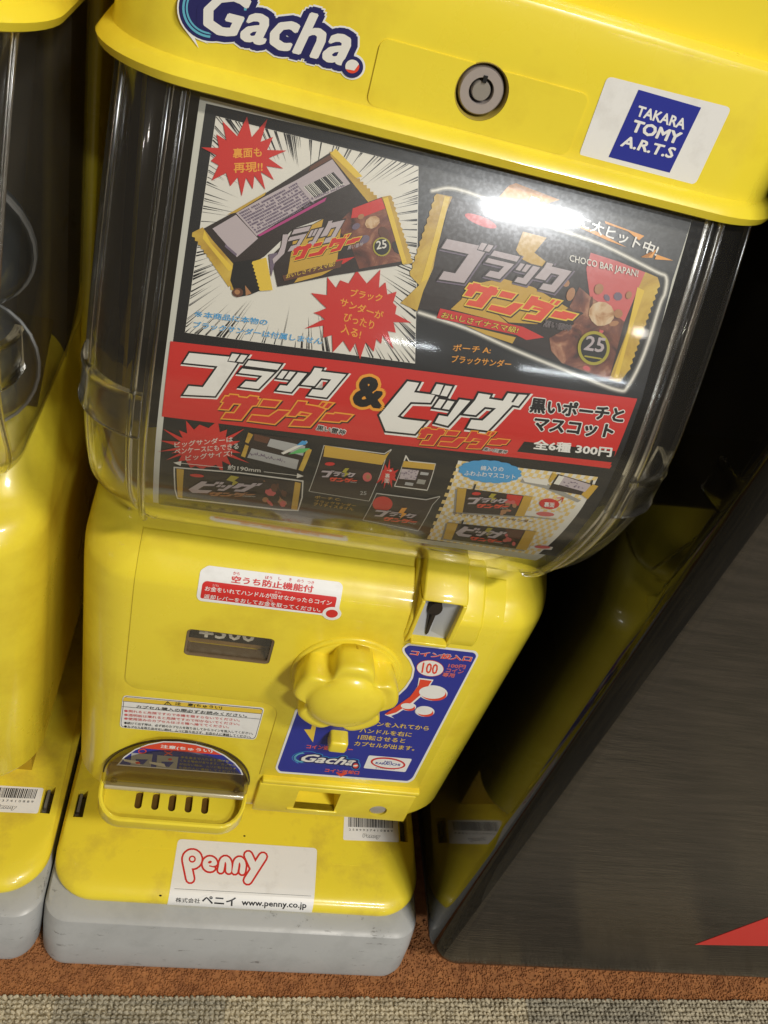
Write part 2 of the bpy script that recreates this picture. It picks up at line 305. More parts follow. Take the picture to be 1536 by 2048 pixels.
_tc = {}
def text_mesh(s, off, res=2):
    key = (s, off)
    if key not in _tc:
        c = bpy.data.curves.new('t', 'FONT'); c.body = s; c.resolution_u = res; c.offset = off
        o = bpy.data.objects.new('t', c); COL.objects.link(o)
        dg = bpy.context.evaluated_depsgraph_get(); dg.update()
        me = bpy.data.meshes.new_from_object(o.evaluated_get(dg))
        v = np.array([q.co[:2] for q in me.vertices]).reshape(-1, 2); f = [tuple(p.vertices) for p in me.polygons]
        bpy.data.objects.remove(o); bpy.data.meshes.remove(me)
        _tc[key] = (v, f)
    return _tc[key]
LAY = 0.00009
class Art:
    """flat print: coloured pieces stacked in thin layers on a surface"""
    def __init__(self, surf):
        self.sf = surf; self.v = []; self.f = []; self.mi = []; self.lay = []; self.mats = []; self.nv = 0; self.jit = 0
    def m(self, mat):
        if mat not in self.mats: self.mats.append(mat)
        return self.mats.index(mat)
    def raw(self, v, faces, mat, lay, jit=True):
        self.jit = (self.jit + 1) % 44
        L = lay + (self.jit / 52 if jit else 0)
        v = np.asarray(v, float)
        self.v.append(np.column_stack([v, np.full(len(v), L)])); k = self.m(mat)
        for f in faces: self.f.append([i + self.nv for i in f]); self.mi.append(k)
        self.nv += len(v)
    def poly(self, pts, mat, lay):
        tris = tessellate_polygon([[Vector((p[0], p[1], 0)) for p in pts]])
        self.raw(pts, [t for t in tris], mat, lay)
    def quad(self, bl, br, tl, u0, v0, u1, v1, mat, lay):
        P = lambda u, v: (bl[0] + u * (br[0] - bl[0]) + v * (tl[0] - bl[0]), bl[1] + u * (br[1] - bl[1]) + v * (tl[1] - bl[1]))
        self.raw([P(u0, v0), P(u1, v0), P(u1, v1), P(u0, v1)], [(0, 1, 2, 3)], mat, lay)
    def ell(self, cx, cy, rx, ry, mat, lay, rot=0, n=28, a0=0, a1=360):
        c, s = math.cos(R_(rot)), math.sin(R_(rot)); pts = []
        for k in range(n + (0 if a1 - a0 == 360 else 1)):
            a = R_(a0 + (a1 - a0) * k / n); u, v = rx * math.cos(a), ry * math.sin(a); pts.append((cx + u * c - v * s, cy + u * s + v * c))
        self.poly(pts, mat, lay)
    def stroke(self, pts, wd, mat, lay, cap=True, closed=False):
        P = [np.array(p, float) for p in pts]
        if closed: P.append(P[0])
        for a, b in zip(P[:-1], P[1:]):
            e = b - a; L = np.hypot(*e)
            if L < 1e-9: continue
            n = np.array([-e[1], e[0]]) / L * wd / 2
            self.raw([a + n, b + n, b - n, a - n], [(0, 1, 2, 3)], mat, lay)
        if cap:
            for p in P: self.ell(p[0], p[1], wd / 2, wd / 2, mat, lay, n=10)
    def text(self, s, bl, br, tl, mat, lay, wt=0.012, out=()):
        """text filling the parallelogram bl-br-tl; out = [(material, extra weight), ...] outlines from the widest"""
        v0, _ = text_mesh(s, 0)
        if not len(v0): return
        lo = v0.min(0) - wt; hi = v0.max(0) + wt
        bl, br, tl = (np.array(q, float) for q in (bl, br, tl))
        def put(rad, mt, ly):
            v, f = text_mesh(s, 0); sh = [(0, 0)]
            if rad > 0.004:
                n = 6 if rad < 0.03 else (8 if rad < 0.06 else 16)
                sh = [(rad * math.cos(2 * math.pi * (k + 0.5) / n), rad * math.sin(2 * math.pi * (k + 0.5) / n)) for k in range(n)]
                if rad > 0.03: sh += [(rad * 0.55 * math.cos(2 * math.pi * k / 7), rad * 0.55 * math.sin(2 * math.pi * k / 7)) for k in range(7)]
            for d in sh:
                u = (v + d - lo) / (hi - lo); P = bl + u[:, :1] * (br - bl) + u[:, 1:] * (tl - bl)
                self.raw(P, f, mt, ly)
        for k, (mt, ex) in enumerate(out): put(wt + ex, mt, lay + k)
        put(wt, mat, lay + len(out))
    def burst(self, c, tips, k, mat, lay):
        tips = sorted(tips, key=lambda p: math.atan2(p[1] - c[1], p[0] - c[0])); n = len(tips); pts = []
        for i in range(n):
            a, b = tips[i], tips[(i + 1) % n]
            mx, my = (a[0] + b[0]) / 2 - c[0], (a[1] + b[1]) / 2 - c[1]
            L = math.hypot(mx, my); kk = k / max(L, 1e-6)
            pts += [a, (c[0] + mx * kk * 1.25, c[1] + my * kk)]
        self.poly(pts, mat, lay)
    def build(self, name, parent=None, slab=None, label=None):
        V = np.vstack(self.v); xs = self.sf.px(V[:, :2])
        bm = bmesh.new()
        vs = [bm.verts.new((xs[i, 0], xs[i, 1], V[i, 2])) for i in range(len(V))]
        for f, k in zip(self.f, self.mi):
            try: q = bm.faces.new([vs[i] for i in f]); q.material_index = k
            except ValueError: pass
        s0, s1 = xs[:, 1].min(), xs[:, 1].max()
        for s in self.sf.s[1:-1]:
            if s0 < s < s1:
                fs = [f for f in bm.faces if min(v.co.y for v in f.verts) < s - 1e-7 and max(v.co.y for v in f.verts) > s + 1e-7]
                if not fs: continue
                g = fs + list({e for f in fs for e in f.edges}) + list({v for f in fs for v in f.verts})
                bmesh.ops.bisect_plane(bm, geom=g, dist=1e-8, plane_co=(0, s, 0), plane_no=(0, 1, 0))
        co = np.array([v.co[:] for v in bm.verts])
        W = self.sf.at(co[:, 0], co[:, 1], co[:, 2] * LAY)
        for v, p in zip(bm.verts, W): v.co = p
        me = bpy.data.meshes.new(name); bm.to_mesh(me); bm.free()
        o = link(name, me, self.mats, parent, None)
        # faces all look outwards
        import bmesh as _b
        b2 = _b.new(); b2.from_mesh(me)
        flip = [f for f in b2.faces if f.normal.y > 0.0 and abs(f.normal.y) > 0.3 or (abs(f.normal.y) <= 0.3 and f.normal.z < 0)]
        if flip: _b.ops.reverse_faces(b2, faces=flip)
        b2.to_mesh(me); b2.free()
        if label: o['label'] = label
        return o
def Z(ox, oy, k): return lambda *p: [(ox + x / k, oy + y / k) for x, y in p] if len(p) > 1 else (ox + p[0][0] / k, oy + p[0][1] / k)

# ------------------------------------------------------------------ profiles of the machine (y depth, z height)
body_prof = catmull([(0.033, 0.1), (0.0245, 0.106), (0.023, 0.116)], 5) + [(0.023, 0.30)] + catmull([(0.023, 0.308), (0.0245, 0.317), (0.031, 0.3255), (0.0415, 0.3315), (0.05, 0.3375), (0.07, 0.356), (0.13, 0.405), (0.2, 0.43)], 7)
dome_prof = catmull([(0.062, 0.330), (0.047, 0.340), (0.032, 0.351), (0.0195, 0.3635), (0.0088, 0.3785), (0.0012, 0.3935), (-0.0060, 0.4110), (-0.0112, 0.430), (-0.0118, 0.445), (-0.0098, 0.462), (-0.0045, 0.480), (0.0025, 0.499), (0.0102, 0.518), (0.0186, 0.537), (0.0276, 0.555), (0.042, 0.58)], 6)
base_prof = catmull([(0.0, 0.0), (-0.0015, 0.004), (0.0, 0.0085), (0.006, 0.0125), (0.02, 0.0150), (0.05, 0.0175), (0.12, 0.0215)], 8)
lid_y = 0.026
lid_prof = [(lid_y, 0.562), (lid_y, 0.606)]
S_panel = Surf([(0.023, 0.1), (0.023, 0.30)] + [p for p in body_prof if p[1] > 0.3001], 0.0011)
S_body = Surf([(0.023, 0.1), (0.023, 0.30)], 0.0001)
S_poster = Surf([p for p in dome_prof if 0.372 < p[1] < 0.556], -0.0042, 4e-5)
S_base = Surf(base_prof[3:], 0.0002, 5e-5)
S_lid = Surf(lid_prof, 0.0001)
FZ = -0.05

MACH = 'yellow capsule machines standing in a row'
mach = thing('capsule_machine', (0, 0.05, FZ), 'yellow capsule vending machine in the middle with a printed sweets card behind its clear dome', 'vending machine', MACH)
mach_off = Matrix.Translation((0, -0.05, -FZ))
def P(o):  # geometry is written in world coordinates; the thing's origin lies on the floor
    if o.parent is not None and o.parent.name == mach.name: o.matrix_parent_inverse = mach_off
    return o

# ---- grey bumper skirt
bm = bmesh.new()
rings = [(-0.0215, FZ + 0.001, 0.1325, 0.016), (-0.0260, FZ + 0.0035, 0.1365, 0.018), (-0.0268, FZ + 0.009, 0.1378, 0.019), (-0.0215, FZ + 0.028, 0.1386, 0.018), (-0.0165, -0.0075, 0.1388, 0.018), (-0.0148, -0.0030, 0.1384, 0.018), (-0.0112, -0.0008, 0.1368, 0.017), (0.004, -0.0002, 0.131, 0.015)]
loft(bm, rings, 0.26)
P(frombm('bumper_skirt', bm, greyp, mach))
# ---- yellow foot
bm = bmesh.new()
rr = [(0.003, -0.004, 0.130, 0.02)]
for (y, z) in base_prof:
    if y > 0.07: break
    k = min(1, max(0, (z - 0.0) / 0.006)); rr.append((y, z, 0.1375 - 0.003 * (1 - k) - max(0, z - 0.010) * 0.35, 0.030 if y < 0.01 else max(0.02, 0.030 - (y - 0.01) * 0.6)))
rr.append((0.12, 0.0215, 0.133, 0.02))
bm2 = bmesh.new(); loft(bm2, rr, 0.26, n=10)
foot = P(frombm('foot', bm2, yellow2, mach, 50))
cs = []
for x0, x1 in ((0.1235, 0.1305), (-0.131, -0.124)):
    b = bmesh.new(); box(b, x0, x1, 0.053, 0.0745, 0.004, 0.04); cs.append(b)
cutout(foot, cs)
for x0, x1 in ((0.1237, 0.1303), (-0.1308, -0.1242)):
    b = bmesh.new(); box(b, x0, x1, 0.0532, 0.0743, 0.003, 0.008); box(b, x0 + 0.001, x0 + 0.003, 0.06, 0.0743, 0.008, 0.0135)
    P(frombm('slot_insert', b, pm('slot_grey', (0.16, 0.15, 0.13), 0.5), mach))
for x0, x1, y0 in ((-0.081, -0.052, 0.034), (0.066, 0.0955, 0.031)):   # faint moulded square covers
    b = bmesh.new(); pts = rrect(x0, x1, y0, 0.075, 0.003)
    zf = lambda y: float(np.interp(y, [q[0] for q in base_prof[3:]], [q[1] for q in base_prof[3:]]))
    prism(b, pts, lambda p: (p[0], p[1], zf(p[1]) + 0.0001), lambda p: (p[0], p[1], zf(p[1]) - 0.001))
    P(frombm('moulded_cover', b, yellow2, mach, 50))

# ---- body housing
bm = bmesh.new(); rr = []
for (y, z) in body_prof:
    d = z - 0.10; r = 0.03
    inset = r - math.sqrt(max(0, r * r - (r - d) ** 2)) if d < r else 0
    top = max(0, z - 0.318)
    rr.append((y, z, 0.130 - inset * 0.9 - min(0.006, top * 0.12), 0.0305))
loft(bm, rr, 0.26, n=10)
body = P(frombm('body_housing', bm, yellow, mach))
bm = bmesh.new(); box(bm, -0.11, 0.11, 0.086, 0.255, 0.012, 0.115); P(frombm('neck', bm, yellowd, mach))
ARC = [(-0.0615 + 0.0468 * math.cos(R_(a)), 0.134 + 0.0440 * math.sin(R_(a))) for a in range(0, 181, 9)]
win_r = (-0.0704, -0.0227, 0.2612, 0.2838)
# ---- raised door panel, thin gap round it
def surfpt(off, base=S_panel):
    q = Surf([(0.023, 0.1), (0.023, 0.30)] + [p for p in body_prof if 0.3001 < p[1] < 0.345], off)
    return q
Sd = surfpt(0.0008); Sb = surfpt(-0.0012)
zs = lambda z: z - 0.1   # arclength equals height on the flat part
top_s = 0.243
door = [(-0.1003, top_s), (-0.1003, zs(0.243))] + [(-0.0903 - 0.010 * math.cos(R_(a)), zs(0.2355) - 0.010 * math.sin(R_(a))) for a in range(0, 91, 15)] + \
       [(-0.022 + 0.012 * math.sin(R_(a)), zs(0.2135) + 0.012 * math.cos(R_(a))) for a in range(0, 91, 15)] + [(-0.010, zs(0.1475)), (0.0985, zs(0.1475)), (0.0985, top_s)]
def slab(name, pts, Sf, Sk, mat, parent, bev=0.0, cuts=None):
    bm = bmesh.new()
    vs = [bm.verts.new((p[0], p[1], 0)) for p in pts]
    for t in tessellate_polygon([[Vector((p[0], p[1], 0)) for p in pts]]): bm.faces.new([vs[i] for i in t])
    bmesh.ops.dissolve_limit(bm, angle_limit=0.01, verts=bm.verts, edges=bm.edges)
    r = bmesh.ops.extrude_face_region(bm, geom=bm.faces[:]); bmesh.ops.translate(bm, verts=[g for g in r['geom'] if isinstance(g, bmesh.types.BMVert)], vec=(0, 0, 1))
    if bev:
        bmesh.ops.recalc_face_normals(bm, faces=bm.faces)
        ed = [e for e in bm.edges if all(v.co.z > 0.5 for v in e.verts) and len(e.link_faces) == 2 and any(abs(f.normal.z) < 0.5 for f in e.link_faces)]
        bmesh.ops.scale(bm, verts=bm.verts, vec=(1, 1, 0.002))
        bmesh.ops.bevel(bm, geom=ed, offset=bev, segments=2, affect='EDGES', profile=0.6)
        bmesh.ops.scale(bm, verts=bm.verts, vec=(1, 1, 500))
    for s in Sf.s[1:-1]:
        bmesh.ops.bisect_plane(bm, geom=bm.faces[:] + bm.edges[:] + bm.verts[:], dist=1e-8, plane_co=(0, s, 0), plane_no=(0, 1, 0))
    for v in bm.verts:
        a = Sf.at(v.co.x, v.co.y); b = Sk.at(v.co.x, v.co.y); v.co = b + (a - b) * v.co.z
    return P(frombm(name, bm, mat, parent, 40))
door_o = slab('door_panel', door, Sd, Sb, yellow, mach, 0.0006)
# recesses through body and door: price window, hatch arch, lever hole
def cutprism(pts, y0, y1):
    b = bmesh.new(); prism(b, pts, lambda p: (p[0], y0, p[1]), lambda p: (p[0], y1, p[1])); return b
cutout(door_o, [cutprism(rrect(*win_r, 0.0028), 0.0, 0.05), cutprism(rrect(0.0205, 0.0375, 0.188, 0.2145, 0.0015), 0.0, 0.05), cutprism(rrect(0.0495, 0.0707, 0.3005, 0.3312, 0.0006), 0.0, 0.06)])
cutout(body, [cutprism(rrect(*win_r, 0.0028), 0.0, 0.034), cutprism([(x, z) for x, z in ARC] + [(-0.1083, 0.117), (-0.0147, 0.117)], 0.0, 0.07), cutprism(rrect(0.0205, 0.0375, 0.188, 0.2145, 0.0015), 0.0, 0.036), cutprism(rrect(0.0495, 0.0707, 0.3005, 0.3312, 0.0006), 0.0, 0.042),
              cutprism(rrect(0.0180, 0.0475, 0.1140, 0.1375, 0.001), 0.0, 0.047)])
# price window: frame, card, clear pane
bm = bmesh.new(); x0, x1, z0, z1 = win_r
box(bm, x0 + 0.0004, x1 - 0.0004, 0.0325, 0.0335, z0 + 0.0004, z1 - 0.0004); pc = P(frombm('price_card', bm, browncard, mach))
bm = bmesh.new(); box(bm, x0 + 0.001, x1 - 0.001, 0.0316, 0.0322, z0 + 0.0045, z1 - 0.0008); P(frombm('price_strip', bm, black, pc))
fr = bmesh.new(); o_ = rrect(x0 + 0.0002, x1 - 0.0002, z0 + 0.0002, z1 - 0.0002, 0.0027); i_ = rrect(x0 + 0.0014, x1 - 0.0014, z0 + 0.0014, z1 - 0.0014, 0.002)
n = len(o_)
fv = [[fr.verts.new((p[0], y, p[1])) for p in pp] for pp, y in ((o_, 0.0224), (i_, 0.0230), (i_, 0.031), (o_, 0.031))]
for a in range(4):
    for i in range(n): fr.faces.new((fv[a][i], fv[a][(i + 1) % n], fv[(a + 1) % 4][(i + 1) % n], fv[(a + 1) % 4][i]))
P(frombm('window_frame', fr, pm('dark_window_frame', (0.16, 0.11, 0.06), 0.2, coat=0.8), mach))
bm = bmesh.new(); prism(bm, i_, lambda p: (p[0], 0.0240, p[1]), lambda p: (p[0], 0.0244, p[1])); P(frombm('window_pane', bm, window_m, mach))
a = Art(Surf([(0.0314, 0.24), (0.0314, 0.31)]))
z = Z(380, 1120, 4.8)
a.text('¥300', z((75, 735)), z((620, 790)), z((88, 600)), pm('print_price_white', (0.85, 0.85, 0.82), 0.4), 1, 0.02)
P(a.build('price_lettering', pc))

# coin slot
def wedge_rings(name, secs, mat, parent, bev=0.0012):
    """secs: list of (z, x0, x1, y_front); a hooded block that stands on the panel"""
    bm = bmesh.new(); prev = None
    for (z, x0, x1, yf, yb) in secs:
        vs = [bm.verts.new(c) for c in ((x0, yb, z), (x0, yf, z), (x1, yf, z), (x1, yb, z))]
        if prev:
            for i in range(4): bm.faces.new((prev[i], prev[(i + 1) % 4], vs[(i + 1) % 4], vs[i]))
        else: bm.faces.new(vs)
        prev = vs
    bm.faces.new(prev)
    bmesh.ops.recalc_face_normals(bm, faces=bm.faces)
    if bev: bmesh.ops.bevel(bm, geom=[e for e in bm.edges if e.is_convex and e.calc_face_angle(0) > 0.4], offset=bev, segments=3, affect='EDGES', profile=0.5)
    return P(frombm(name, bm, mat, parent, 50))
wedge_rings('coin_surround', [(0.296, 0.0450, 0.0880, 0.0226, 0.03), (0.304, 0.0450, 0.0878, 0.0212, 0.03), (0.3165, 0.0450, 0.0868, 0.0214, 0.035), (0.326, 0.0452, 0.0862, 0.0275, 0.05), (0.3385, 0.0455, 0.0855, 0.044, 0.06)], yellow, mach, 0.0018)
surround = mach.children[-1] if False else [c for c in bpy.data.objects if c.name == 'coin_surround'][0]
cutout(surround, [cutprism(rrect(0.0495, 0.0707, 0.3008, 0.3312, 0.0006), 0.0, 0.06)])
wedge_rings('coin_hood', [(0.3310, 0.0478, 0.0735, 0.0205, 0.045), (0.3345, 0.0480, 0.0733, 0.0240, 0.05), (0.3400, 0.0485, 0.0728, 0.0335, 0.055), (0.3455, 0.0490, 0.0725, 0.0430, 0.06)], yellow, mach, 0.0012)
for x0, x1 in ((0.0474, 0.0497), (0.0705, 0.0730)):
    wedge_rings('coin_rail', [(0.2955, x0, x1, 0.0218, 0.03), (0.302, x0, x1, 0.0200, 0.03), (0.3312, x0, x1, 0.0200, 0.035)], yellow, mach, 0.0007)
bm = bmesh.new(); box(bm, 0.0497, 0.0705, 0.0180, 0.030, 0.2985, 0.3008, 0.0006); P(frombm('coin_sill', bm, yellow, mach))
# faceted grey plate with a coin hole
bm = bmesh.new()
pl = [(0.0497, 0.3008), (0.0705, 0.3008), (0.0705, 0.3300), (0.0497, 0.3300)]
ce = [(0.0570, 0.3045), (0.0605, 0.3045), (0.0612, 0.322), (0.0560, 0.3205)]
ov = [bm.verts.new((p[0], 0.0235, p[1])) for p in pl]; iv = [bm.verts.new((p[0], 0.0300 if p[1] > 0.31 else 0.0245, p[1])) for p in ce]
for i in range(4): bm.faces.new((ov[i], ov[(i + 1) % 4], iv[(i + 1) % 4], iv[i]))
bm.faces.new(iv)
cp = P(frombm('coin_plate', bm, plate, mach, 10))
bm = bmesh.new()
prism(bm, [(0.0580 + 0.0036 * math.cos(R_(t)), 0.3228 + 0.0050 * math.sin(R_(t))) for t in range(0, 360, 20)], lambda p: (p[0], 0.0236, p[1]), lambda p: (p[0], 0.0285, p[1]))
prism(bm, [(0.0572, 0.319), (0.0590, 0.319), (0.0592, 0.304), (0.0584, 0.302), (0.0578, 0.304)], lambda p: (p[0], 0.0231, p[1]), lambda p: (p[0], 0.0285, p[1]))
P(frombm('coin_slit', bm, darkhole, cp))

# ---- knob with its ring
KC = (0.0215, 0.2605)
bm = bmesh.new(); cyl(bm, (KC[0] + 0.0008, 0.0222, KC[1] + 0.001), (0, -1, 0), 0.0322, 0.0032, 64, bev=0.0014); P(frombm('knob_ring', bm, yellow, mach))
bm = bmesh.new(); cyl(bm, (KC[0] + 0.0008, 0.0205, KC[1] + 0.001), (0, -1, 0), 0.0300, 0.003, 64, bev=0.0008); P(frombm('knob_washer', bm, yellow, mach))
bm = bmesh.new(); N = 120; prev = None
kp = [(0.0195, 0.93, 0.9), (0.012, 0.97, 1.0), (0.0035, 0.985, 1.0), (0.0008, 0.975, 1.0), (-0.0006, 0.945, 0.97), (-0.0012, 0.90, 0.90), (-0.0014, 0.84, 0.70), (-0.0012, 0.77, 0.40), (-0.0015, 0.72, 0.15), (-0.0029, 0.685, 0.0), (-0.0046, 0.63, 0.0), (-0.0064, 0.53, 0.0), (-0.0079, 0.38, 0.0), (-0.0087, 0.22, 0.0), (-0.0090, 0.08, 0.0)]
for (y, rs, lob) in kp:
    vs = []
    for i in range(N):
        t = 2 * math.pi * i / N
        dv = ((t - math.pi / 2 - math.pi / 5) / (2 * math.pi / 5)); dv = abs(dv - round(dv)) * 2 * math.pi / 5; sc = 1 - math.exp(-(dv / 0.22) ** 2.6)
        r = 0.0305 * rs * (1 - lob * 0.25 * (1 - sc))
        vs.append(bm.verts.new((KC[0] - 0.0005 + r * math.cos(t), y * 0.9 + 0.002, KC[1] + 0.0025 + r * math.sin(t))))
    if prev:
        for i in range(N): bm.faces.new((prev[i], prev[(i + 1) % N], vs[(i + 1) % N], vs[i]))
    else: bm.faces.new(vs)
    prev = vs
bm.faces.new(prev)
knob = P(frombm('knob', bm, yellow, mach, 80))
bm = bmesh.new(); box(bm, KC[0] - 0.0006, KC[0] + 0.0006, 0.004, 0.018, KC[1] + 0.0308, KC[1] + 0.0316, 0.0002); P(frombm('pointer_mark', bm, pm('yellow_groove', (0.45, 0.30, 0.01), 0.4), knob))
# return lever in its recess
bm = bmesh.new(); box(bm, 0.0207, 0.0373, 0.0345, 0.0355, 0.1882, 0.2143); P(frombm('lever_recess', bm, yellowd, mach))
bm = bmesh.new(); box(bm, 0.0250, 0.0365, 0.0120, 0.034, 0.1955, 0.2060, 0.002, 4); P(frombm('return_lever', bm, yellow, mach, 60))

# ---- coin return drawer
bm = bmesh.new(); box(bm, -0.0075, 0.1000, 0.0188, 0.03, 0.1425, 0.1465, 0.0012); P(frombm('drawer_lip', bm, yellow, mach))
bm = bmesh.new(); box(bm, -0.0085, 0.0990, 0.0195, 0.036, 0.1075, 0.1413, 0.001)
dr = P(frombm('coin_drawer', bm, yellow, mach))
cy = bmesh.new(); cyl(cy, (0.077, 0.02, 0.1195), (0, -1, 0), 0.0063, 0.010, 32)
cutout(dr, [cutprism([(0.0185, 0.1370), (0.0470, 0.1370), (0.0470, 0.1145), (0.0185, 0.1145)], 0.0, 0.0345), cy])
bm = bmesh.new(); box(bm, 0.0140, 0.0490, 0.0185, 0.025, 0.1125, 0.1145, 0.0006); P(frombm('cup_lip', bm, yellow, mach))
bm = bmesh.new(); cyl(bm, (0.077, 0.0232, 0.1195), (0, -1, 0), 0.0061, 0.006, 32, bev=0.0012); lk = P(frombm('drawer_lock', bm, chrome, mach))

# ---- capsule tray, hatch flap
TX0, TX1 = -0.1090, -0.0150
def tray_outline(off, yfront, n=6, r=0.016):
    x0, x1 = TX0 + off, TX1 - off; yf = yfront + off; r = r - off; pts = [(x0, 0.06)]
    for k in range(n + 1):
        t = math.pi + math.pi / 2 * k / n; pts.append((x0 + r + r * math.cos(t), yf + r + r * math.sin(t)))
    for k in range(n + 1):
        t = 1.5 * math.pi + math.pi / 2 * k / n; pts.append((x1 - r + r * math.cos(t), yf + r + r * math.sin(t)))
    pts.append((x1, 0.06)); return pts
bm = bmesh.new()
YT = -0.002
zt = lambda y, lo, hi: lo + (hi - lo) * min(1, max(0, (y - YT) / 0.028))
secs = [(tray_outline(0.006, YT), lambda y: 0.108), (tray_outline(0.001, YT), lambda y: 0.1095), (tray_outline(0.0, YT), lambda y: 0.112), (tray_outline(0.0, YT), lambda y: zt(y, 0.1190, 0.1345)), (tray_outline(0.0010, YT), lambda y: zt(y, 0.1197, 0.1355)), (tray_outline(0.0024, YT), lambda y: zt(y, 0.1190, 0.1345)), (tray_outline(0.0036, YT), lambda y: 0.1178), (tray_outline(0.0065, YT), lambda y: 0.1172)]
prev = None
for pts, zf in secs:
    vs = [bm.verts.new((x, y, zf(y))) for x, y in pts]
    if prev:
        for i in range(len(vs)): bm.faces.new((prev[i], prev[(i + 1) % len(vs)], vs[(i + 1) % len(vs)], vs[i]))
    else: bm.faces.new(vs)
    prev = vs
bm.faces.new(prev)
tray = P(frombm('capsule_tray', bm, yellow, mach, 50))
cs = []
for k in range(5):
    cx = -0.0835 + k * 0.0107; b = bmesh.new()
    prism(b, rrect(cx - 0.0023, cx + 0.0023, 0.0085, 0.0215, 0.0022, 5), lambda p: (p[0], p[1], 0.1142), lambda p: (p[0], p[1], 0.13)); cs.append(b)
cutout(tray, cs)
for k in range(5):
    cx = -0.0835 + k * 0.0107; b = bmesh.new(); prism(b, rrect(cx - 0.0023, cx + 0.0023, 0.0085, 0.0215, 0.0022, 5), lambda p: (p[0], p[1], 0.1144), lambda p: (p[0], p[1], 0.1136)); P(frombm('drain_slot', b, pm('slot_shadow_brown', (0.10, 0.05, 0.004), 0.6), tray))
bm = bmesh.new(); box(bm, -0.1075, -0.0155, 0.066, 0.070, 0.1175, 0.18); P(frombm('hatch_back', bm, pm('hatch_inner', (0.16, 0.13, 0.06), 0.5), mach))
bm = bmesh.new(); box(bm, -0.1062, -0.0168, 0.0150, 0.0195, 0.1262, 0.1300, 0.001); P(frombm('hatch_edge', bm, pm('cloudy_clear_plastic', (0.52, 0.46, 0.28), 0.2, coat=0.6), mach))
# flap: thick clear half disc standing a little proud
bm = bmesh.new(); FA = [(-0.0615 + 0.0462 * math.cos(R_(t)), 0.1345 + 0.0432 * math.sin(R_(t))) for t in range(0, 181, 6)] + [(-0.1077, 0.128), (-0.0153, 0.128)]
FI = [(-0.0615 + (x + 0.0615) * 0.95, 0.1345 + (zz - 0.1345) * 0.94) for x, zz in FA]
ly = [(FA, 0.034), (FA, 0.0185), (FI, 0.0160)]
prev = None
for pts, y in ly:
    vs = [bm.verts.new((p[0], y, p[1])) for p in pts]
    if prev:
        for i in range(len(vs)): bm.faces.new((prev[i], prev[(i + 1) % len(vs)], vs[(i + 1) % len(vs)], vs[i]))
    prev = vs
bm.faces.new(prev)
flap = P(frombm('hatch_flap', bm, flap_m, mach, 20))
for xx in (-0.1005, -0.0225):
    bm = bmesh.new(); cyl(bm, (xx, 0.017, 0.1345), (0, -1, 0), 0.0022, 0.002, 20, bev=0.0004); P(frombm('pin', bm, flap_m, flap))
# rim of the hatch
bm = bmesh.new(); RO = [(-0.0615 + 0.0470 * math.cos(R_(t)), 0.134 + 0.0442 * math.sin(R_(t))) for t in range(0, 181, 6)]; RI = [(-0.0615 + 0.0460 * math.cos(R_(t)), 0.134 + 0.0430 * math.sin(R_(t))) for t in range(0, 181, 6)]
for i in range(len(RO) - 1):
    q = [[(p[0], y, p[1]) for y in (0.0222, 0.030)] for p in (RO[i], RO[i + 1], RI[i + 1], RI[i])]
    v = [[bm.verts.new(c) for c in qq] for qq in q]
    for a_ in range(4): bm.faces.new((v[a_][0], v[(a_ + 1) % 4][0], v[(a_ + 1) % 4][1], v[a_][1]))
    bm.faces.new([v[k][0] for k in range(4)])
bmesh.ops.remove_doubles(bm, verts=bm.verts, dist=1e-6)
P(frombm('hatch_rim', bm, pm('dark_hatch_rim', (0.07, 0.05, 0.02), 0.35), mach))

# ---- dome
def dome_rings(off, z0=0.330, z1=0.575):
    rr = []
    for (y, z) in dome_prof:
        if z < z0 or z > z1: continue
        ins = 0.040 * max(0, (0.400 - z) / 0.075) ** 2.2
        rr.append((y + off, z, 0.1262 - min(ins, 0.05) - off, 0.0275))
    return rr
bm = bmesh.new(); loft(bm, dome_rings(0), 0.20, n=12, caps=False)
for f in [f for f in bm.faces if all(v.co.y > 0.199 for v in f.verts)]: bm.faces.remove(f)
dome = P(frombm('dome', bm, dome_m, mach, 60))
# thick moulded ribs along the front corners, a band round the sides
def rib(xc, wd, proud, z0, z1, name='rib', mat=rib_m):
    pr = [p for p in dome_prof if z0 <= p[1] <= z1]; sf = Surf(pr, 0, 1e-5); bm = bmesh.new(); prev = None
    n = 8
    for s in sf.s:
        c = []
        for k in range(n + 1):
            t = math.pi * k / n; c.append(sf.at(xc - wd / 2 * math.cos(t), s, proud * math.sin(t)))
        for k in (n, 0):
            c.append(sf.at(xc - wd / 2 * math.cos(math.pi * k / n), s, -0.0022))
        vs = [bm.verts.new(q) for q in c]
        if prev:
            for i in range(len(vs)): bm.faces.new((prev[i], prev[(i + 1) % len(vs)], vs[(i + 1) % len(vs)], vs[i]))
        else: bm.faces.new(vs)
        prev = vs
    bm.faces.new(prev)
    return P(frombm(name, bm, mat, dome, 60))
rib(-0.0990, 0.0030, 0.0016, 0.352, 0.562); rib(0.0990, 0.0030, 0.0016, 0.352, 0.562)
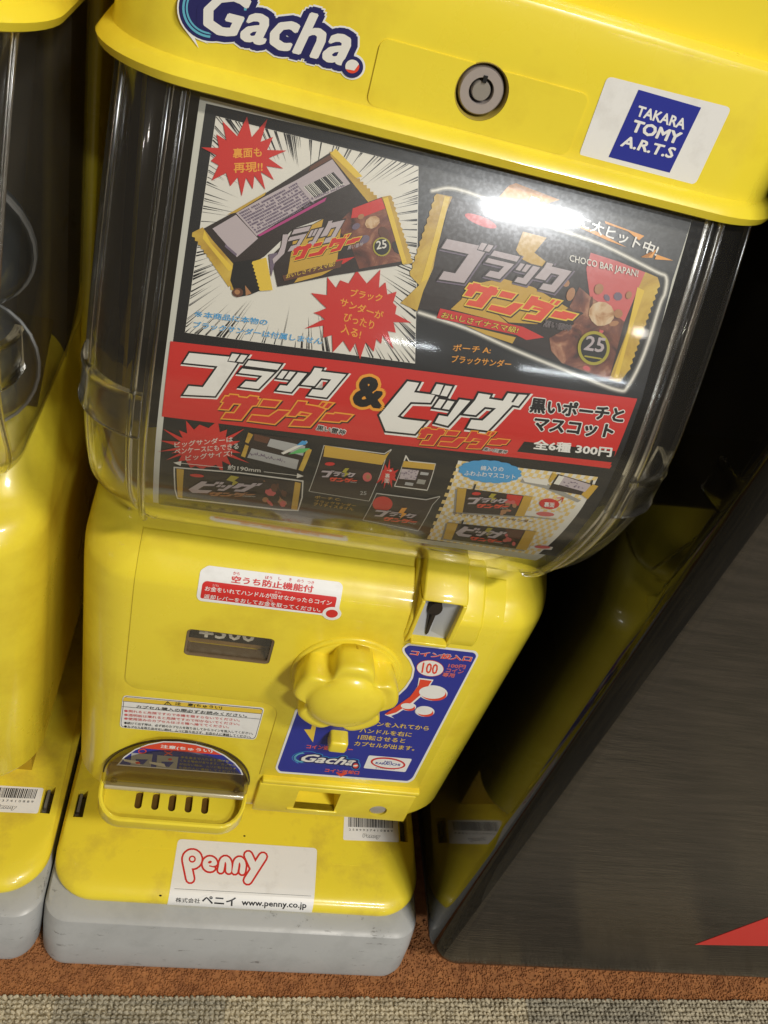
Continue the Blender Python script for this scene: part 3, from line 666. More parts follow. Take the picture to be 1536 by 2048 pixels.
def corner_rib(sgn, ang, wd, proud, z0, z1):
    """rib on the rounded corner at an angle round it"""
    bm = bmesh.new(); prev = None; r = 0.0275
    for (y, z, hw, rr_) in dome_rings(0, z0, z1):
        cx, cyy = sgn * (hw - r), y + r; c = []
        for k in range(7):
            t = R_(ang) + (k / 6 - 0.5) * wd / r; q = r + proud * math.sin(math.pi * k / 6)
            c.append((cx + sgn * q * math.sin(t), cyy - q * math.cos(t), z))
        for k in (6, 0):
            t = R_(ang) + (k / 6 - 0.5) * wd / r; q = r - 0.002; c.append((cx + sgn * q * math.sin(t), cyy - q * math.cos(t), z))
        vs = [bm.verts.new(q) for q in c]
        if prev:
            for i in range(len(vs)): bm.faces.new((prev[i], prev[(i + 1) % len(vs)], vs[(i + 1) % len(vs)], vs[i]))
        else: bm.faces.new(vs)
        prev = vs
    bm.faces.new(prev); P(frombm('rib', bm, rib_m, dome, 60))
for sg in (-1, 1):
    corner_rib(sg, 12, 0.0022, 0.0007, 0.358, 0.562); corner_rib(sg, 60, 0.0018, 0.0005, 0.365, 0.562)
def band(sg):
    bm = bmesh.new(); prev = None; r = 0.0275
    prof = [(0.4330, -0.0018), (0.4330, 0.0012), (0.4345, 0.0022), (0.437, 0.0014), (0.4500, 0.0010), (0.4515, 0.0016), (0.4530, 0.0008), (0.4530, -0.0018)]
    path = [(R_(t), 0) for t in range(4, 91, 6)] + [(R_(90), 0.004)]
    for t, d in path:
        vs = []
        for z, pr in prof:
            y = float(np.interp(z, [q[1] for q in dome_prof], [q[0] for q in dome_prof])); q = r + pr
            vs.append(bm.verts.new((sg * (0.1262 - r + q * math.sin(t)), y + r - q * math.cos(t) + d, z)))
        if prev:
            for i in range(len(vs)): bm.faces.new((prev[i], prev[(i + 1) % len(vs)], vs[(i + 1) % len(vs)], vs[i]))
        else: bm.faces.new(vs)
        prev = vs
    bm.faces.new(prev); P(frombm('seam_band', bm, rib_m, dome, 50))
band(-1); band(1)
bm = bmesh.new(); box(bm, -0.124, 0.124, 0.200, 0.25, 0.40, 0.57); P(frombm('back_wall', bm, darkin, mach))
bm = bmesh.new(); box(bm, -0.1235, 0.1235, 0.118, 0.199, 0.345, 0.57); P(frombm('hopper', bm, darkin, mach))
bm = bmesh.new(); prev = None
for (y, z_) in body_prof:
    if y < 0.078 or y > 0.15: continue
    vs = [bm.verts.new(c) for c in ((-0.117, y, z_ + 0.0012), (0.117, y, z_ + 0.0012), (0.117, y, z_ - 0.002), (-0.117, y, z_ - 0.002))]
    if prev:
        for i in range(4): bm.faces.new((prev[i], prev[(i + 1) % 4], vs[(i + 1) % 4], vs[i]))
    else: bm.faces.new(vs)
    prev = vs
bm.faces.new(prev); P(frombm('hopper_floor', bm, pm('hopper_floor_brown', (0.045, 0.035, 0.015), 0.45), mach))
for sg in (-1, 1):
    bm = bmesh.new(); box(bm, sg * 0.127 - 0.003, sg * 0.127 + 0.003, 0.150, 0.25, 0.33, 0.57, 0.002); P(frombm('rear_pillar', bm, yellow, mach))

# ---- lid
bm = bmesh.new()
loft(bm, [(lid_y + 0.008, 0.554, 0.1225, 0.028), (lid_y + 0.001, 0.5525, 0.1295, 0.034), (lid_y - 0.0045, 0.5545, 0.1330, 0.037), (lid_y - 0.0055, 0.5575, 0.1338, 0.037), (lid_y - 0.0035, 0.5605, 0.1318, 0.036), (lid_y - 0.0006, 0.5620, 0.1290, 0.034), (lid_y, 0.5650, 0.1282, 0.033), (lid_y, 0.6030, 0.1270, 0.033), (lid_y + 0.0006, 0.6048, 0.1264, 0.033), (lid_y + 0.003, 0.6060, 0.124, 0.032), (lid_y + 0.02, 0.6066, 0.121, 0.03), (lid_y + 0.15, 0.6075, 0.118, 0.02)], 0.45, n=12)
lid = P(frombm('lid', bm, yellow, mach, 50))
cy = bmesh.new(); cyl(cy, (-0.0022, 0.02, 0.5755), (0, -1, 0), 0.0093, 0.03, 48)
cutout(lid, [cy])
bm = bmesh.new(); loft(bm, [(0.037, 0.6045, 0.125, 0.03), (0.0365, 0.612, 0.129, 0.032), (0.036, 0.70, 0.129, 0.032), (0.040, 0.78, 0.128, 0.03)], 0.44, n=10); P(frombm('upper_unit', bm, yellow, mach))
bm = bmesh.new()
pts = rrect(-0.0395, 0.0345, 0.5625, 0.5835, 0.003)
prism(bm, pts, lambda p: (p[0], lid_y - 0.0006, p[1]), lambda p: (p[0], lid_y + 0.002, p[1]))
bmesh.ops.recalc_face_normals(bm, faces=bm.faces)
bmesh.ops.dissolve_limit(bm, angle_limit=0.01, verts=bm.verts, edges=bm.edges)
lp = P(frombm('lock_panel', bm, yellow, mach)); cy = bmesh.new(); cyl(cy, (-0.0022, 0.02, 0.5755), (0, -1, 0), 0.0093, 0.03, 48); cutout(lp, [cy])
# tubular lock
bm = bmesh.new()
prof = [(0.0093, 0.0275), (0.0093, 0.0250), (0.0084, 0.0262), (0.0081, 0.0300), (0.0073, 0.0302), (0.0073, 0.0262), (0.0069, 0.0258), (0.0044, 0.0258), (0.0042, 0.0262), (0.0042, 0.0330)]
def lathe(bm, prof, cx, cz, n=48):
    prev = None
    for r, y in prof:
        vs = [bm.verts.new((cx + r * math.cos(2 * math.pi * i / n), y, cz + r * math.sin(2 * math.pi * i / n))) for i in range(n)]
        if prev:
            for i in range(n): bm.faces.new((prev[i], prev[(i + 1) % n], vs[(i + 1) % n], vs[i]))
        prev = vs
    return prev
bm.free(); bm = bmesh.new(); bm.faces.new(lathe(bm, [(0.0095, 0.0262), (0.0092, 0.0256), (0.0088, 0.0262), (0.0086, 0.034), (0.0084, 0.034)], -0.0022, 0.5755))
lock = P(frombm('lid_lock', bm, pm('shaded_lock_recess', (0.36, 0.27, 0.05), 0.4), mach, 40))  # darker yellow paints the shade on the recess wall round the lock
bm = bmesh.new(); bm.faces.new(lathe(bm, [(0.0078, 0.034), (0.0078, 0.0272), (0.0073, 0.0266), (0.0044, 0.0266), (0.0042, 0.0270), (0.0042, 0.0325)], -0.0022, 0.5755)); P(frombm('lock_face', bm, pm('satin_steel', (0.50, 0.44, 0.41), 0.32, metal=0.45), lock, 40))
bm = bmesh.new(); e_ = lathe(bm, [(0.0033, 0.0325), (0.0033, 0.0272), (0.0030, 0.0268)], -0.0022, 0.5755, 32); bm.faces.new(e_); P(frombm('lock_core', bm, pm('dull_steel', (0.36, 0.33, 0.29), 0.35, metal=0.4), lock, 40))
bm = bmesh.new(); cyl(bm, (-0.0022, 0.0318, 0.5755), (0, -1, 0), 0.0041, 0.0012, 32); box(bm, -0.0029, -0.0015, 0.0262, 0.030, 0.5783, 0.5806); P(frombm('lock_gap', bm, black, lock))

# ---- stickers ------------------------------------------------------
def rp(pts, r, n=4):
    """round the corners of a polygon by r"""
    out = []; N = len(pts)
    for i in range(N):
        a, b, c = (np.array(pts[(i + k) % N], float) for k in (-1, 0, 1))
        u = (a - b); u /= np.hypot(*u); v = (c - b); v /= np.hypot(*v)
        p0, p1 = b + u * r, b + v * r
        for k in range(n + 1):
            t = k / n; out.append(tuple((1 - t) ** 2 * p0 + 2 * t * (1 - t) * b + t * t * p1))
    return out
def gacha(a, T, lay, small=False):
    """the Gacha. lettering in a 1536-wide crop space mapped by T"""
    def tp(p): return T(p)
    arc = lambda r, a0, a1, n=26: [tp((330 + r * math.cos(R_(a0 + (a1 - a0) * k / n)), 60 + r * 0.98 * math.sin(R_(a0 + (a1 - a0) * k / n)))) for k in range(n + 1)]
    u = math.hypot(tp((100, 0))[0] - tp((0, 0))[0], tp((100, 0))[1] - tp((0, 0))[1]) / 100
    bl, br, tl = tp((185, 222)), tp((1350, 512)), tp((335, -100))
    rim = white if not small else cyan
    a.poly(arc(275, 0, 360, 40)[:-1], rim, lay); a.poly(arc(262, 0, 360, 40)[:-1], navy if not small else blue, lay + 1)
    a.poly([tp(p) for p in ((95, 200), (222, 370), (190, 290), (300, 340))], rim, lay)
    a.text('Gacha', bl, br, tl, white, lay, 0.03, out=[(rim, 0.135)])
    a.text('Gacha', bl, br, tl, cream, lay + 2, 0.03, out=[(navy, 0.105)])
    a.ell(*tp((1400, 512)), 100 * u, 100 * u, rim, lay); a.ell(*tp((1400, 512)), 84 * u, 84 * u, navy, lay + 3.1)
    a.stroke(arc(226, 95, 255), 18 * u, teal, lay + 2, cap=False); a.stroke(arc(200, 60, 260), 14 * u, teal, lay + 2, cap=False)
    a.stroke(arc(250, 330, 400, 10), 20 * u, teal, lay + 2, cap=False)
    a.ell(*tp((1400, 508)), 54 * u, 52 * u, redb, lay + 4); a.poly([tp((1400 + 54 * math.cos(R_(t)), 508 + 54 * math.sin(R_(t)))) for t in range(160, 341, 12)] + [tp((1415, 538))], cream, lay + 5)
a = Art(S_lid); gacha(a, lambda p: (340 + p[0] / 3.84, p[1] / 3.84), 1)
P(a.build('logo_sticker', mach, label='navy edged Gacha. lettering badge on the lid'))
a = Art(S_lid); q = [(1215, 152), (1463, 215), (1390, 370), (1157, 312)]
a.poly(rp(q, 12), white, 1)
z = Z(768, 0, 2)
a.poly(z((1018, 358), (1268, 430), (1142, 690), (898, 627)), blue, 2)
a.text('TAKARA', z((1005, 462)), z((1198, 518)), z((1020, 420)), white, 3, 0.03)
a.text('TOMY', z((982, 524)), z((1175, 578)), z((1003, 476)), white, 3, 0.04)
a.text('A.R.T.S', z((942, 583)), z((1150, 634)), z((964, 540)), white, 3, 0.03)
P(a.build('maker_sticker', mach, label='white sticker with a blue square reading TAKARA TOMY A.R.T.S'))
# red and white notice
z = Z(380, 1120, 4.8); a = Art(S_panel)
out = z((175, 52), (1440, 212), (1470, 250), (1430, 470), (1452, 510), (1430, 560), (1360, 574), (1290, 550), (1268, 530), (90, 392), (62, 355), (100, 100))
a.poly(rp(out, 5), white, 0)
a.poly(rp(z((150, 200), (1412, 355), (1385, 480), (1290, 505), (1262, 512), (98, 365), (120, 225)), 4), red, 1)
a.ell(*z((1362, 512)), 19, 13, white, 2); a.ell(*z((1362, 512)), 12, 8, red, 3)
a.text('空うち防止機能付', z((393, 217)), z((1180, 315)), z((405, 148)), red, 2, 0.03)
a.text('お金をいれてハンドルが回せなかったらコイン', z((140, 292)), z((1355, 434)), z((150, 246)), white, 3, 0.012)
a.text('返却レバーをおしてお金を取ってください。', z((130, 364)), z((1250, 498)), z((140, 322)), white, 3, 0.012)
for t_, x, y, wd in (('から', 415, 140, 62), ('ぼう', 722, 180, 66), ('し', 850, 192, 26), ('き', 950, 202, 24), ('のう', 1028, 212, 62), ('つき', 1128, 226, 62)):
    a.text(t_, z((x, y)), z((x + wd, y + wd * 0.125)), z((x + 3, y - 30)), red, 2, 0.01)
for t_, x, y, wd in (('がね', 215, 250, 62), ('まわ', 812, 318, 62), ('かね', 735, 392, 60)):
    a.text(t_, z((x, y)), z((x + wd, y + wd * 0.125)), z((x + 3, y - 24)), pm('print_pink', (0.8, 0.45, 0.42), 0.4), 3, 0.005)
P(a.build('notice_sticker', mach, label='white and red coin return notice sticker'))
# yellow headed caution sticker
z = Z(230, 1380, 4.955); a = Art(S_body)
q = z((80, 50), (1485, 175), (1395, 492), (45, 370)); a.poly(rp(q, 8), white, 1)
q2 = z((92, 58), (1472, 184), (1388, 484), (55, 362)); a.poly(rp(q2, 7), black, 2)
q3 = z((97, 62), (1466, 188), (1384, 478), (60, 358)); a.poly(rp(q3, 7), white, 3)
a.poly(z((92, 66), (1460, 190), (1452, 230), (80, 102)), pyel, 4)
a.stroke(z((80, 104), (1456, 231)), 0.7, black, 5, cap=False); a.stroke(z((72, 158), (1440, 283)), 0.7, black, 5, cap=False)
a.poly(z((525, 105), (565, 145), (485, 138)), black, 5); a.poly(z((525, 115), (552, 140), (498, 135)), pyel, 6); a.text('!', z((520, 134)), z((530, 135)), z((521, 118)), black, 7, 0.02)
a.text('注　意(ちゅうい)', z((592, 148)), z((1060, 190)), z((600, 112)), black, 5, 0.02)
a.text('カプセル購入の際必ずお読みください。', z((208, 172)), z((1308, 266)), z((216, 142)), black, 5, 0.012)
for k, (t_, x1, mt) in enumerate((('●倒れると危険ですので本機を揺すらないでください。', 1238, red2), ('●透明板は壊れると危険ですので叩かないでください。', 1236, red2), ('●使用済みのカプセルはゴミ箱へ捨ててください。', 1130, red2), ('●続けて出す時は、必ず前のカプセルを取り出してからコインを投入してください。', 1368, black), ('●カプセルを取り出せない時は、ムリに取り出さず、お店の人に連絡してください。', 1348, black))):
    yy = [212, 251, 288, 332, 367][k]
    a.text(t_, z((92, yy)), z((x1, yy + (x1 - 92) * 0.083)), z((94, yy - 26)), mt, 5, 0.012)
P(a.build('caution_sticker', mach, label='white caution sticker with yellow heading'))
# blue instruction sticker
z = Z(540, 1280, 3.491); a = Art(S_panel)
out = z((965, 20), (1435, 75), (1458, 105), (1005, 975), (965, 998), (60, 928), (36, 895), (180, 480), (500, 470), (700, 450), (885, 385), (940, 330), (985, 262), (997, 200), (970, 140), (930, 92), (920, 60))
a.poly(rp(out, 4, 3), white, 0)
ins = z((970, 36), (1425, 88), (1442, 110), (995, 962), (962, 984), (70, 916), (52, 892), (196, 486), (500, 476), (710, 456), (893, 393), (955, 335), (1000, 265), (1012, 198), (985, 135), (945, 88), (936, 60))
a.poly(rp(ins, 4, 3), blue, 1)
a.text('コイン投入口', z((975, 103)), z((1400, 150)), z((990, 68)), redb, 2, 0.03, out=[(white, 0.03)])
a.ell(*z((1118, 195)), 27.5, 16.5, red, 2, 5); a.ell(*z((1118, 195)), 26.5, 15.5, white, 3, 5); a.text('100', z((1055, 225)), z((1165, 238)), z((1068, 152)), redb, 4, 0.02)
for t_, x, y, wd in (('100円', 1240, 190, 120), ('コイン', 1225, 222, 120), ('専用', 1200, 252, 84)):
    a.text(t_, z((x, y)), z((x + wd, y + wd * 0.1)), z((x + 10, y - 28)), red2, 2, 0.02, out=[(pm('print_pink', (0.8, 0.45, 0.42), 0.4), 0.01)])
sw = z((1040, 262), (1142, 275), (1090, 360), (1000, 440), (890, 510), (845, 528), (868, 545), (800, 520), (880, 470), (975, 400), (1030, 320))
a.poly(sw, white, 2)
sw = z((1048, 272), (1130, 282), (1080, 355), (990, 432), (880, 503), (820, 520), (800, 515), (880, 462), (978, 392), (1036, 315)); a.poly(sw, redb, 3)
for cx, cy_, rx, ry in ((1138, 368, 98, 52), (1080, 497, 65, 35), (965, 463, 52, 28)):
    a.ell(*z((cx, cy_)), rx / 3.491 + 1, ry / 3.491 + 0.6, white, 2, 3); a.ell(*z((cx + 4, cy_ + 6)), (rx - 8) / 3.491, (ry - 6) / 3.491, redb, 4, 5); a.ell(*z((cx - 6, cy_ - 6)), (rx - 6) / 3.491, (ry - 8) / 3.491, white, 5, 3)
for k, (t_, x0, y0, x1, y1) in enumerate((('コインを入れてから', 640, 590, 1105, 632), ('ハンドルを右に', 622, 644, 985, 676), ('1回転させると', 610, 690, 940, 718), ('カプセルが出ます。', 585, 735, 1005, 772))):
    a.text(t_, z((x0, y0)), z((x1, y1)), z((x0 + 10, y0 - 32)), pyel, 2, 0.016)
a.poly(z((305, 545), (332, 555), (300, 712), (238, 622), (285, 622)), pyel, 2)
a.text('コイン返却レバー', z((252, 755)), z((575, 778)), z((258, 726)), redb, 2, 0.02, out=[(pm('print_pink', (0.8, 0.45, 0.42), 0.4), 0.015)])
a.text('コイン返却口', z((380, 918)), z((618, 938)), z((388, 894)), redb, 2, 0.02, out=[(pm('print_pink', (0.8, 0.45, 0.42), 0.4), 0.015)])
a.poly(z((460, 925), (540, 930), (495, 952)), redb, 3)
def gm(p):  # map crop-space lettering into the small badge
    x, y = p; u = (x - 70) / 1410; v = (y - (x - 330) * 0.24 + 220) / 620
    return (540 + (150 + u * 470 + (1 - v) * 18) / 3.491, 1280 + (765 + u * 38 + v * 95) / 3.491)
gacha(a, gm, 2, True)
a.poly(rp(z((690, 803), (992, 828), (945, 920), (652, 892)), 3), white, 2)
a.ell(*z((824, 858)), 35, 11.5, red, 3, 6); a.ell(*z((824, 858)), 31, 8.6, white, 4, 6)
a.text('NO', z((797, 852)), z((850, 857)), z((802, 838)), blue, 5, 0.03); a.text('KARAUCHI', z((735, 862)), z((905, 876)), z((740, 846)), blue, 5, 0.03)
a.text('空うち防止システム', z((736, 893)), z((870, 904)), z((738, 886)), navy, 3, 0.01)
P(a.build('instruction_sticker', mach, label='tall navy instruction sticker beside the knob'))
# sticker on the flap
z = Z(230, 1380, 4.955); a = Art(Surf([(0.0168, 0.12), (0.0168, 0.19)])); c0 = (640, 820)
arc_o = [(28, 735), (90, 660), (200, 585), (330, 535), (480, 508), (640, 512), (800, 535), (960, 580), (1090, 645), (1190, 720), (1250, 790), (1272, 842)]
a.poly(z(*arc_o, (12, 745)), white, 0)
a.poly(z((42, 735), (100, 668), (205, 594), (335, 545), (480, 518), (640, 522), (800, 545), (955, 590), (1080, 652), (1180, 727), (1235, 790), (1256, 832)), blue, 1)
a.poly(z((245, 572), (335, 545), (480, 518), (640, 522), (800, 545), (955, 590), (1062, 642)), redb, 2)
a.text('注意(ちゅうい)', z((448, 575)), z((965, 622)), z((456, 537)), white, 3, 0.025)
a.stroke([z((272 + 38 * math.cos(R_(t)), 603 + 20 * math.sin(R_(t)))) for t in range(0, 361, 24)], 2, redb, 3, cap=False)
a.stroke(z((495, 605), (565, 640)), 2.2, redb, 3); a.stroke(z((565, 605), (495, 640)), 2.2, redb, 3)
for dx in (0, 255):
    dy = dx * 0.095
    a.poly(z((165 + dx, 618 + dy), (375 + dx, 636 + dy), (355 + dx, 756 + dy), (155 + dx, 738 + dy)), greyprint, 2)
    a.poly(z((205 + dx, 680 + dy), (330 + dx, 684 + dy), (280 + dx, 735 + dy), (215 + dx, 722 + dy)), blue, 3)
    a.poly(z((85 + dx, 678 + dy), (170 + dx, 690 + dy), (235 + dx, 700 + dy), (250 + dx, 735 + dy), (180 + dx, 720 + dy), (90 + dx, 698 + dy)), cream, 4)
a.ell(*z((228, 715)), 5, 2.2, redb, 5); a.ell(*z((548, 680)), 4, 2, redb, 5)
for k, t_ in enumerate(('手を奥まで入れると抜けな', 'くなる場合があります。カプセル', 'が出ない時は、ムリに取り出さず', 'お店の人に連絡してください。')):
    x0 = 650 - k * 6; x1 = (1130, 1195, 1200, 1205)[k]
    a.text(t_, z((x0, 672 + k * 34)), z((x1, 672 + k * 34 + (x1 - x0) * 0.088)), z((x0 + 3, 648 + k * 34)), gold, 3, 0.012)
P(a.build('flap_sticker', flap, label='half round blue and red warning sticker'))
# penny sticker
z = Z(330, 1670, 4.955); a = Art(S_base)
a.poly(rp(z((130, 38), (1510, 130), (1455, 792), (18, 722)), 9), white, 0)
def arcp(cx, cy_, rx, ry, a0, a1, n=12): return [(cx + rx * math.cos(R_(a0 + (a1 - a0) * k / n)), cy_ + ry * math.sin(R_(a0 + (a1 - a0) * k / n))) for k in range(n + 1)]
let = [arcp(270, 240, 58, 58, 0, 360, 20), [(212, 250), (250, 435)], arcp(445, 288, 46, 48, 60, 350, 16) + [(400, 290)], arcp(598, 300, 36, 62, 180, 360, 10), [(562, 300), (552, 350)], [(634, 300), (632, 355)],
       arcp(738, 305, 36, 60, 180, 360, 10), [(702, 305), (692, 360)], [(774, 305), (765, 365)], [(825, 200), (885, 330)], [(970, 215), (820, 450)]]
for wds, mt, ly in (((21.5, 18.0), red, 1), ((13.8, 10.2), white, 2)):
    for k_, l in enumerate(let): a.stroke(z(*l), wds[0] if k_ in (0, 1, 9, 10) else wds[1], mt, ly)
let = None
a.stroke(z((438, 306), (500, 322)), 2.6, red, 3.2, cap=False)
a.ell(*z((270, 240)), 7.2, 7.2, red, 3); a.ell(*z((270, 240)), 4.0, 4.0, white, 4)
a.ell(*z((445, 270)), 4.0, 2.6, red, 3, -20)
a.stroke(z((95, 532), (1448, 605)), 0.6, black, 2, cap=False)
a.text('株式会社', z((103, 664)), z((345, 676)), z((110, 618)), black, 2, 0.006)
a.text('ペニイ', z((365, 680)), z((700, 704)), z((370, 594)), black, 2, 0.025)
a.text('www.penny.co.jp', z((757, 712)), z((1400, 742)), z((762, 640)), black, 2, 0.02)
P(a.build('penny_sticker', mach, label='large white Penny sticker on the front of the foot'))
# barcode sticker
z = Z(600, 1560, 4.267); a = Art(S_base)
a.poly(rp(z((378, 300), (832, 325), (846, 530), (368, 512)), 4), white, 0)
xb = 412
rnd = random.Random(3)
while xb < 790:
    wd = rnd.choice((3, 4, 6, 9)); a.raw(z((xb, 318 + (xb - 412) * 0.05), (xb + wd, 318 + (xb - 412) * 0.05), (xb + wd, 400 + (xb - 412) * 0.03), (xb, 400 + (xb - 412) * 0.03)), [(0, 1, 2, 3)], black, 1); xb += wd + rnd.choice((3, 4, 6))
a.text('2 5 8 9 9 3 7 4 1 0 8 8 9', z((418, 432)), z((790, 445)), z((418, 415)), black, 1, 0.0)
a.text('Penny', z((535, 498)), z((680, 506)), z((540, 458)), white, 1, 0.03, out=[(black, 0.045)])
P(a.build('barcode_sticker', mach, label='small white barcode sticker at the right of the foot'))
#P0#
# ------------------------------------------------------------------ printed card inside the dome
card = thing('display_card', (0, 0.03, 0.38), 'printed black card with a wide red band, curved inside the dome of the middle machine', 'display card')
card_off = Matrix.Translation((0, -0.03, -0.38))
_ps = S_poster
def sx(px_): return _ps.px([px_])[0]
sTop = sx((540, 228))[1]; sBot = sx((330, 1035))[1] * 0.0 + _ps.s[0] + 0.002
bm = bmesh.new(); prev = None
ss = [s for s in [sBot] + [q for q in _ps.s if sBot < q < sTop] + [sTop]]
for s in ss:
    c = [_ps.at(-0.0945, s, 0), _ps.at(0.0930, s, 0), _ps.at(0.0930, s, -0.0004), _ps.at(-0.0945, s, -0.0004)]
    vs = [bm.verts.new(q) for q in c]
    if prev:
        for i in range(4): bm.faces.new((prev[i], prev[(i + 1) % 4], vs[(i + 1) % 4], vs[i]))
    else: bm.faces.new(vs)
    prev = vs
bm.faces.new(prev)
o = frombm('card_sheet', bm, pm('card_edge_white', (0.6, 0.6, 0.54), 0.5), card, 30); o.matrix_parent_inverse = card_off
a = Art(_ps)
# black ground with the pale left and top margin left free
a.poly([(412, 207), (850, 306), (1387, 428), (1345, 560), (1283, 800), (1232, 935), (1168, 1050), (1112, 1112), (700, 1060), (318, 1030), (345, 690)], black, 0)
# --- action panel with speed lines
PA = [(432, 232), (837, 333), (830, 727), (370, 665)]
a.poly(PA, cream, 1)
rnd = random.Random(5); ctr = np.array((615, 455.))
for k in range(230):
    e = rnd.random() * 4; i = int(e); f = e - i; p = np.array(PA[i]) * (1 - f) + np.array(PA[(i + 1) % 4]) * f
    p = ctr + (p - ctr) * 0.997; L = rnd.uniform(0.12, 0.36) if rnd.random() < 0.7 else rnd.uniform(0.05, 0.15)
    q = p + (ctr - p) * L; d = (ctr - p) / np.hypot(*(ctr - p)); nrm = np.array([-d[1], d[0]]) * rnd.uniform(0.4, 1.5)
    p1 = p + nrm; p2 = p - nrm
    for r_ in (p1, p2): pass
    a.raw([p1, q, p2], [(0, 1, 2)], black, 2)
z = Z(360, 200, 3.072)
def zig(p0, p1, n, amp, side):
    p0, p1 = np.array(p0, float), np.array(p1, float); e = (p1 - p0) / n; nn = np.array([-e[1], e[0]]) / np.hypot(*e) * amp * side; out = []
    for i in range(n): out += [tuple(p0 + e * i), tuple(p0 + e * (i + 0.5) + nn)]
    return out + [tuple(p1)]
# back wrapper
a.poly(z((145, 790), (330, 690), (530, 570), (920, 325), (1060, 500), (1150, 580), (1180, 640), (960, 700), (700, 790), (520, 960), (440, 1010), (260, 1010), (200, 900)), choc, 3)
a.poly(zig(*z((920, 318), (1230, 625)), 15, 4.5, -1)[::1] + z((1165, 640), (1060, 510), (925, 345)), foilphoto, 4)
a.poly(z((955, 300), (1120, 470), (1080, 480), (925, 330)), pyel, 5)
a.poly(z((75, 815), (140, 782), (200, 860), (340, 1020), (320, 1060), (300, 1150), (210, 1020)), foilphoto, 4)
a.poly(zig(*z((75, 820), (330, 1170)), 14, 4, 1) + z((335, 1035), (140, 785)), foilphoto, 4.2)
a.poly(z((150, 800), (190, 880), (330, 1035), (300, 1050), (140, 850)), pyel, 5)
a.poly(z((345, 695), (510, 600), (720, 490), (935, 365), (1045, 515), (800, 625), (470, 835)), lilac, 4)
for r in range(9):
    for q in range(34):
        if rnd.random() < 0.12: continue
        u0 = 0.02 + q / 35 * 0.62; v0 = 0.04 + r / 9 * 0.92; wdt = rnd.uniform(0.011, 0.017)
        P0 = np.array((345, 695.)); U = np.array((590, -330.)); Vv = np.array((125, 140.)) 
        crn = [P0 + U * (uu) * 1.0 + Vv * vv + np.array((0, 40 * math.sin(uu * 3))) * 0.3 for uu, vv in ((u0, v0), (u0 + wdt, v0), (u0 + wdt, v0 + 0.065), (u0, v0 + 0.065))]
        a.raw(z(*[tuple(c) for c in crn]), [(0, 1, 2, 3)], lilacd, 5)
a.poly(z((720, 522), (960, 405), (1045, 515), (810, 628)), lilac, 6)
a.poly(z((758, 535), (940, 445), (1010, 520), (820, 600)), cream, 7)
for q in range(20):
    u = q / 20; w_ = rnd.choice((3, 5, 8)); x0 = 765 + u * 180; y0 = 532 - u * 90
    a.raw(z((x0, y0), (x0 + w_, y0 - w_ * 0.5), (x0 + w_ + 62, y0 + 68 - w_ * 0.5), (x0 + 62, y0 + 68)), [(0, 1, 2, 3)], black, 8)
a.text('4 560043 502946', z((808, 618)), z((1012, 530)), z((800, 600)), lilacd, 8, 0.01)
a.poly(z((475, 830), (900, 598), (890, 622), (490, 838)), magenta, 6)
a.poly(z((200, 790), (345, 705), (480, 850), (350, 965), (300, 905)), lilac, 5)
a.poly(z((280, 885), (350, 945), (345, 960), (275, 900)), lilacd, 6)
a.poly(z((800, 410), (920, 338), (935, 360), (790, 440)), brown, 5)
a.poly(z((290, 705), (530, 565), (520, 585), (350, 690)), foilphoto, 5)
# --- front wrapper
z2 = Z(360, 430, 3.072)
a.poly(z2((560, 250), (700, 120), (900, 10), (1130, -70), (1240, -110), (1300, 60), (1400, 290), (1340, 310), (950, 370), (600, 440)), choc, 7)
a.poly(z2((330, 290), (470, 270), (500, 460), (430, 490), (350, 505), (310, 400)), black, 6)
a.ell(*z2((355, 475)), 11, 9, brown, 7); a.ell(*z2((352, 472)), 5.5, 5, tan, 8); a.poly(z2((400, 430), (440, 480), (405, 495)), tan, 7)
a.poly(z2((960, 60), (1060, -40), (1240, -105), (1380, 280), (1100, 330), (1060, 220), (1000, 130)), chocphoto, 8)
a.poly(z2((1060, -40), (1235, -105), (1260, -40), (1130, 10), (1050, 20)), red, 9)
for cx, cy_, r1, r2, mt in ((1180, 45, 16, 12, nutphoto), (1110, 10, 7, 5, tan), (1080, 70, 9, 6, lilacd), (1250, 110, 10, 14, brown), (1130, 150, 12, 8, lilacd), (1330, 200, 8, 14, choc)): a.ell(*z2((cx, cy_)), r1, r2, mt, 10, -30, 9)
a.poly(zig(*z2((1290, -120), (1425, 295)), 13, 3, -1) + z2((1370, 305), (1300, 60), (1238, -110)), foilphoto, 9)
a.poly(z2((1245, -100), (1275, -110), (1390, 290), (1365, 302)), pyel, 10)
a.poly(zig(*z2((495, 465), (445, 285)), 8, 2.5, -1) + z2((530, 260), (570, 460)), pyel, 9)
a.poly(z2((545, 240), (600, 230), (560, 380)), lilacd, 8)
a.poly(z2((700, 120), (880, 25), (860, 110), (990, 60), (960, 320), (870, 370), (700, 415), (750, 350), (660, 370)), pyel2, 8.5)
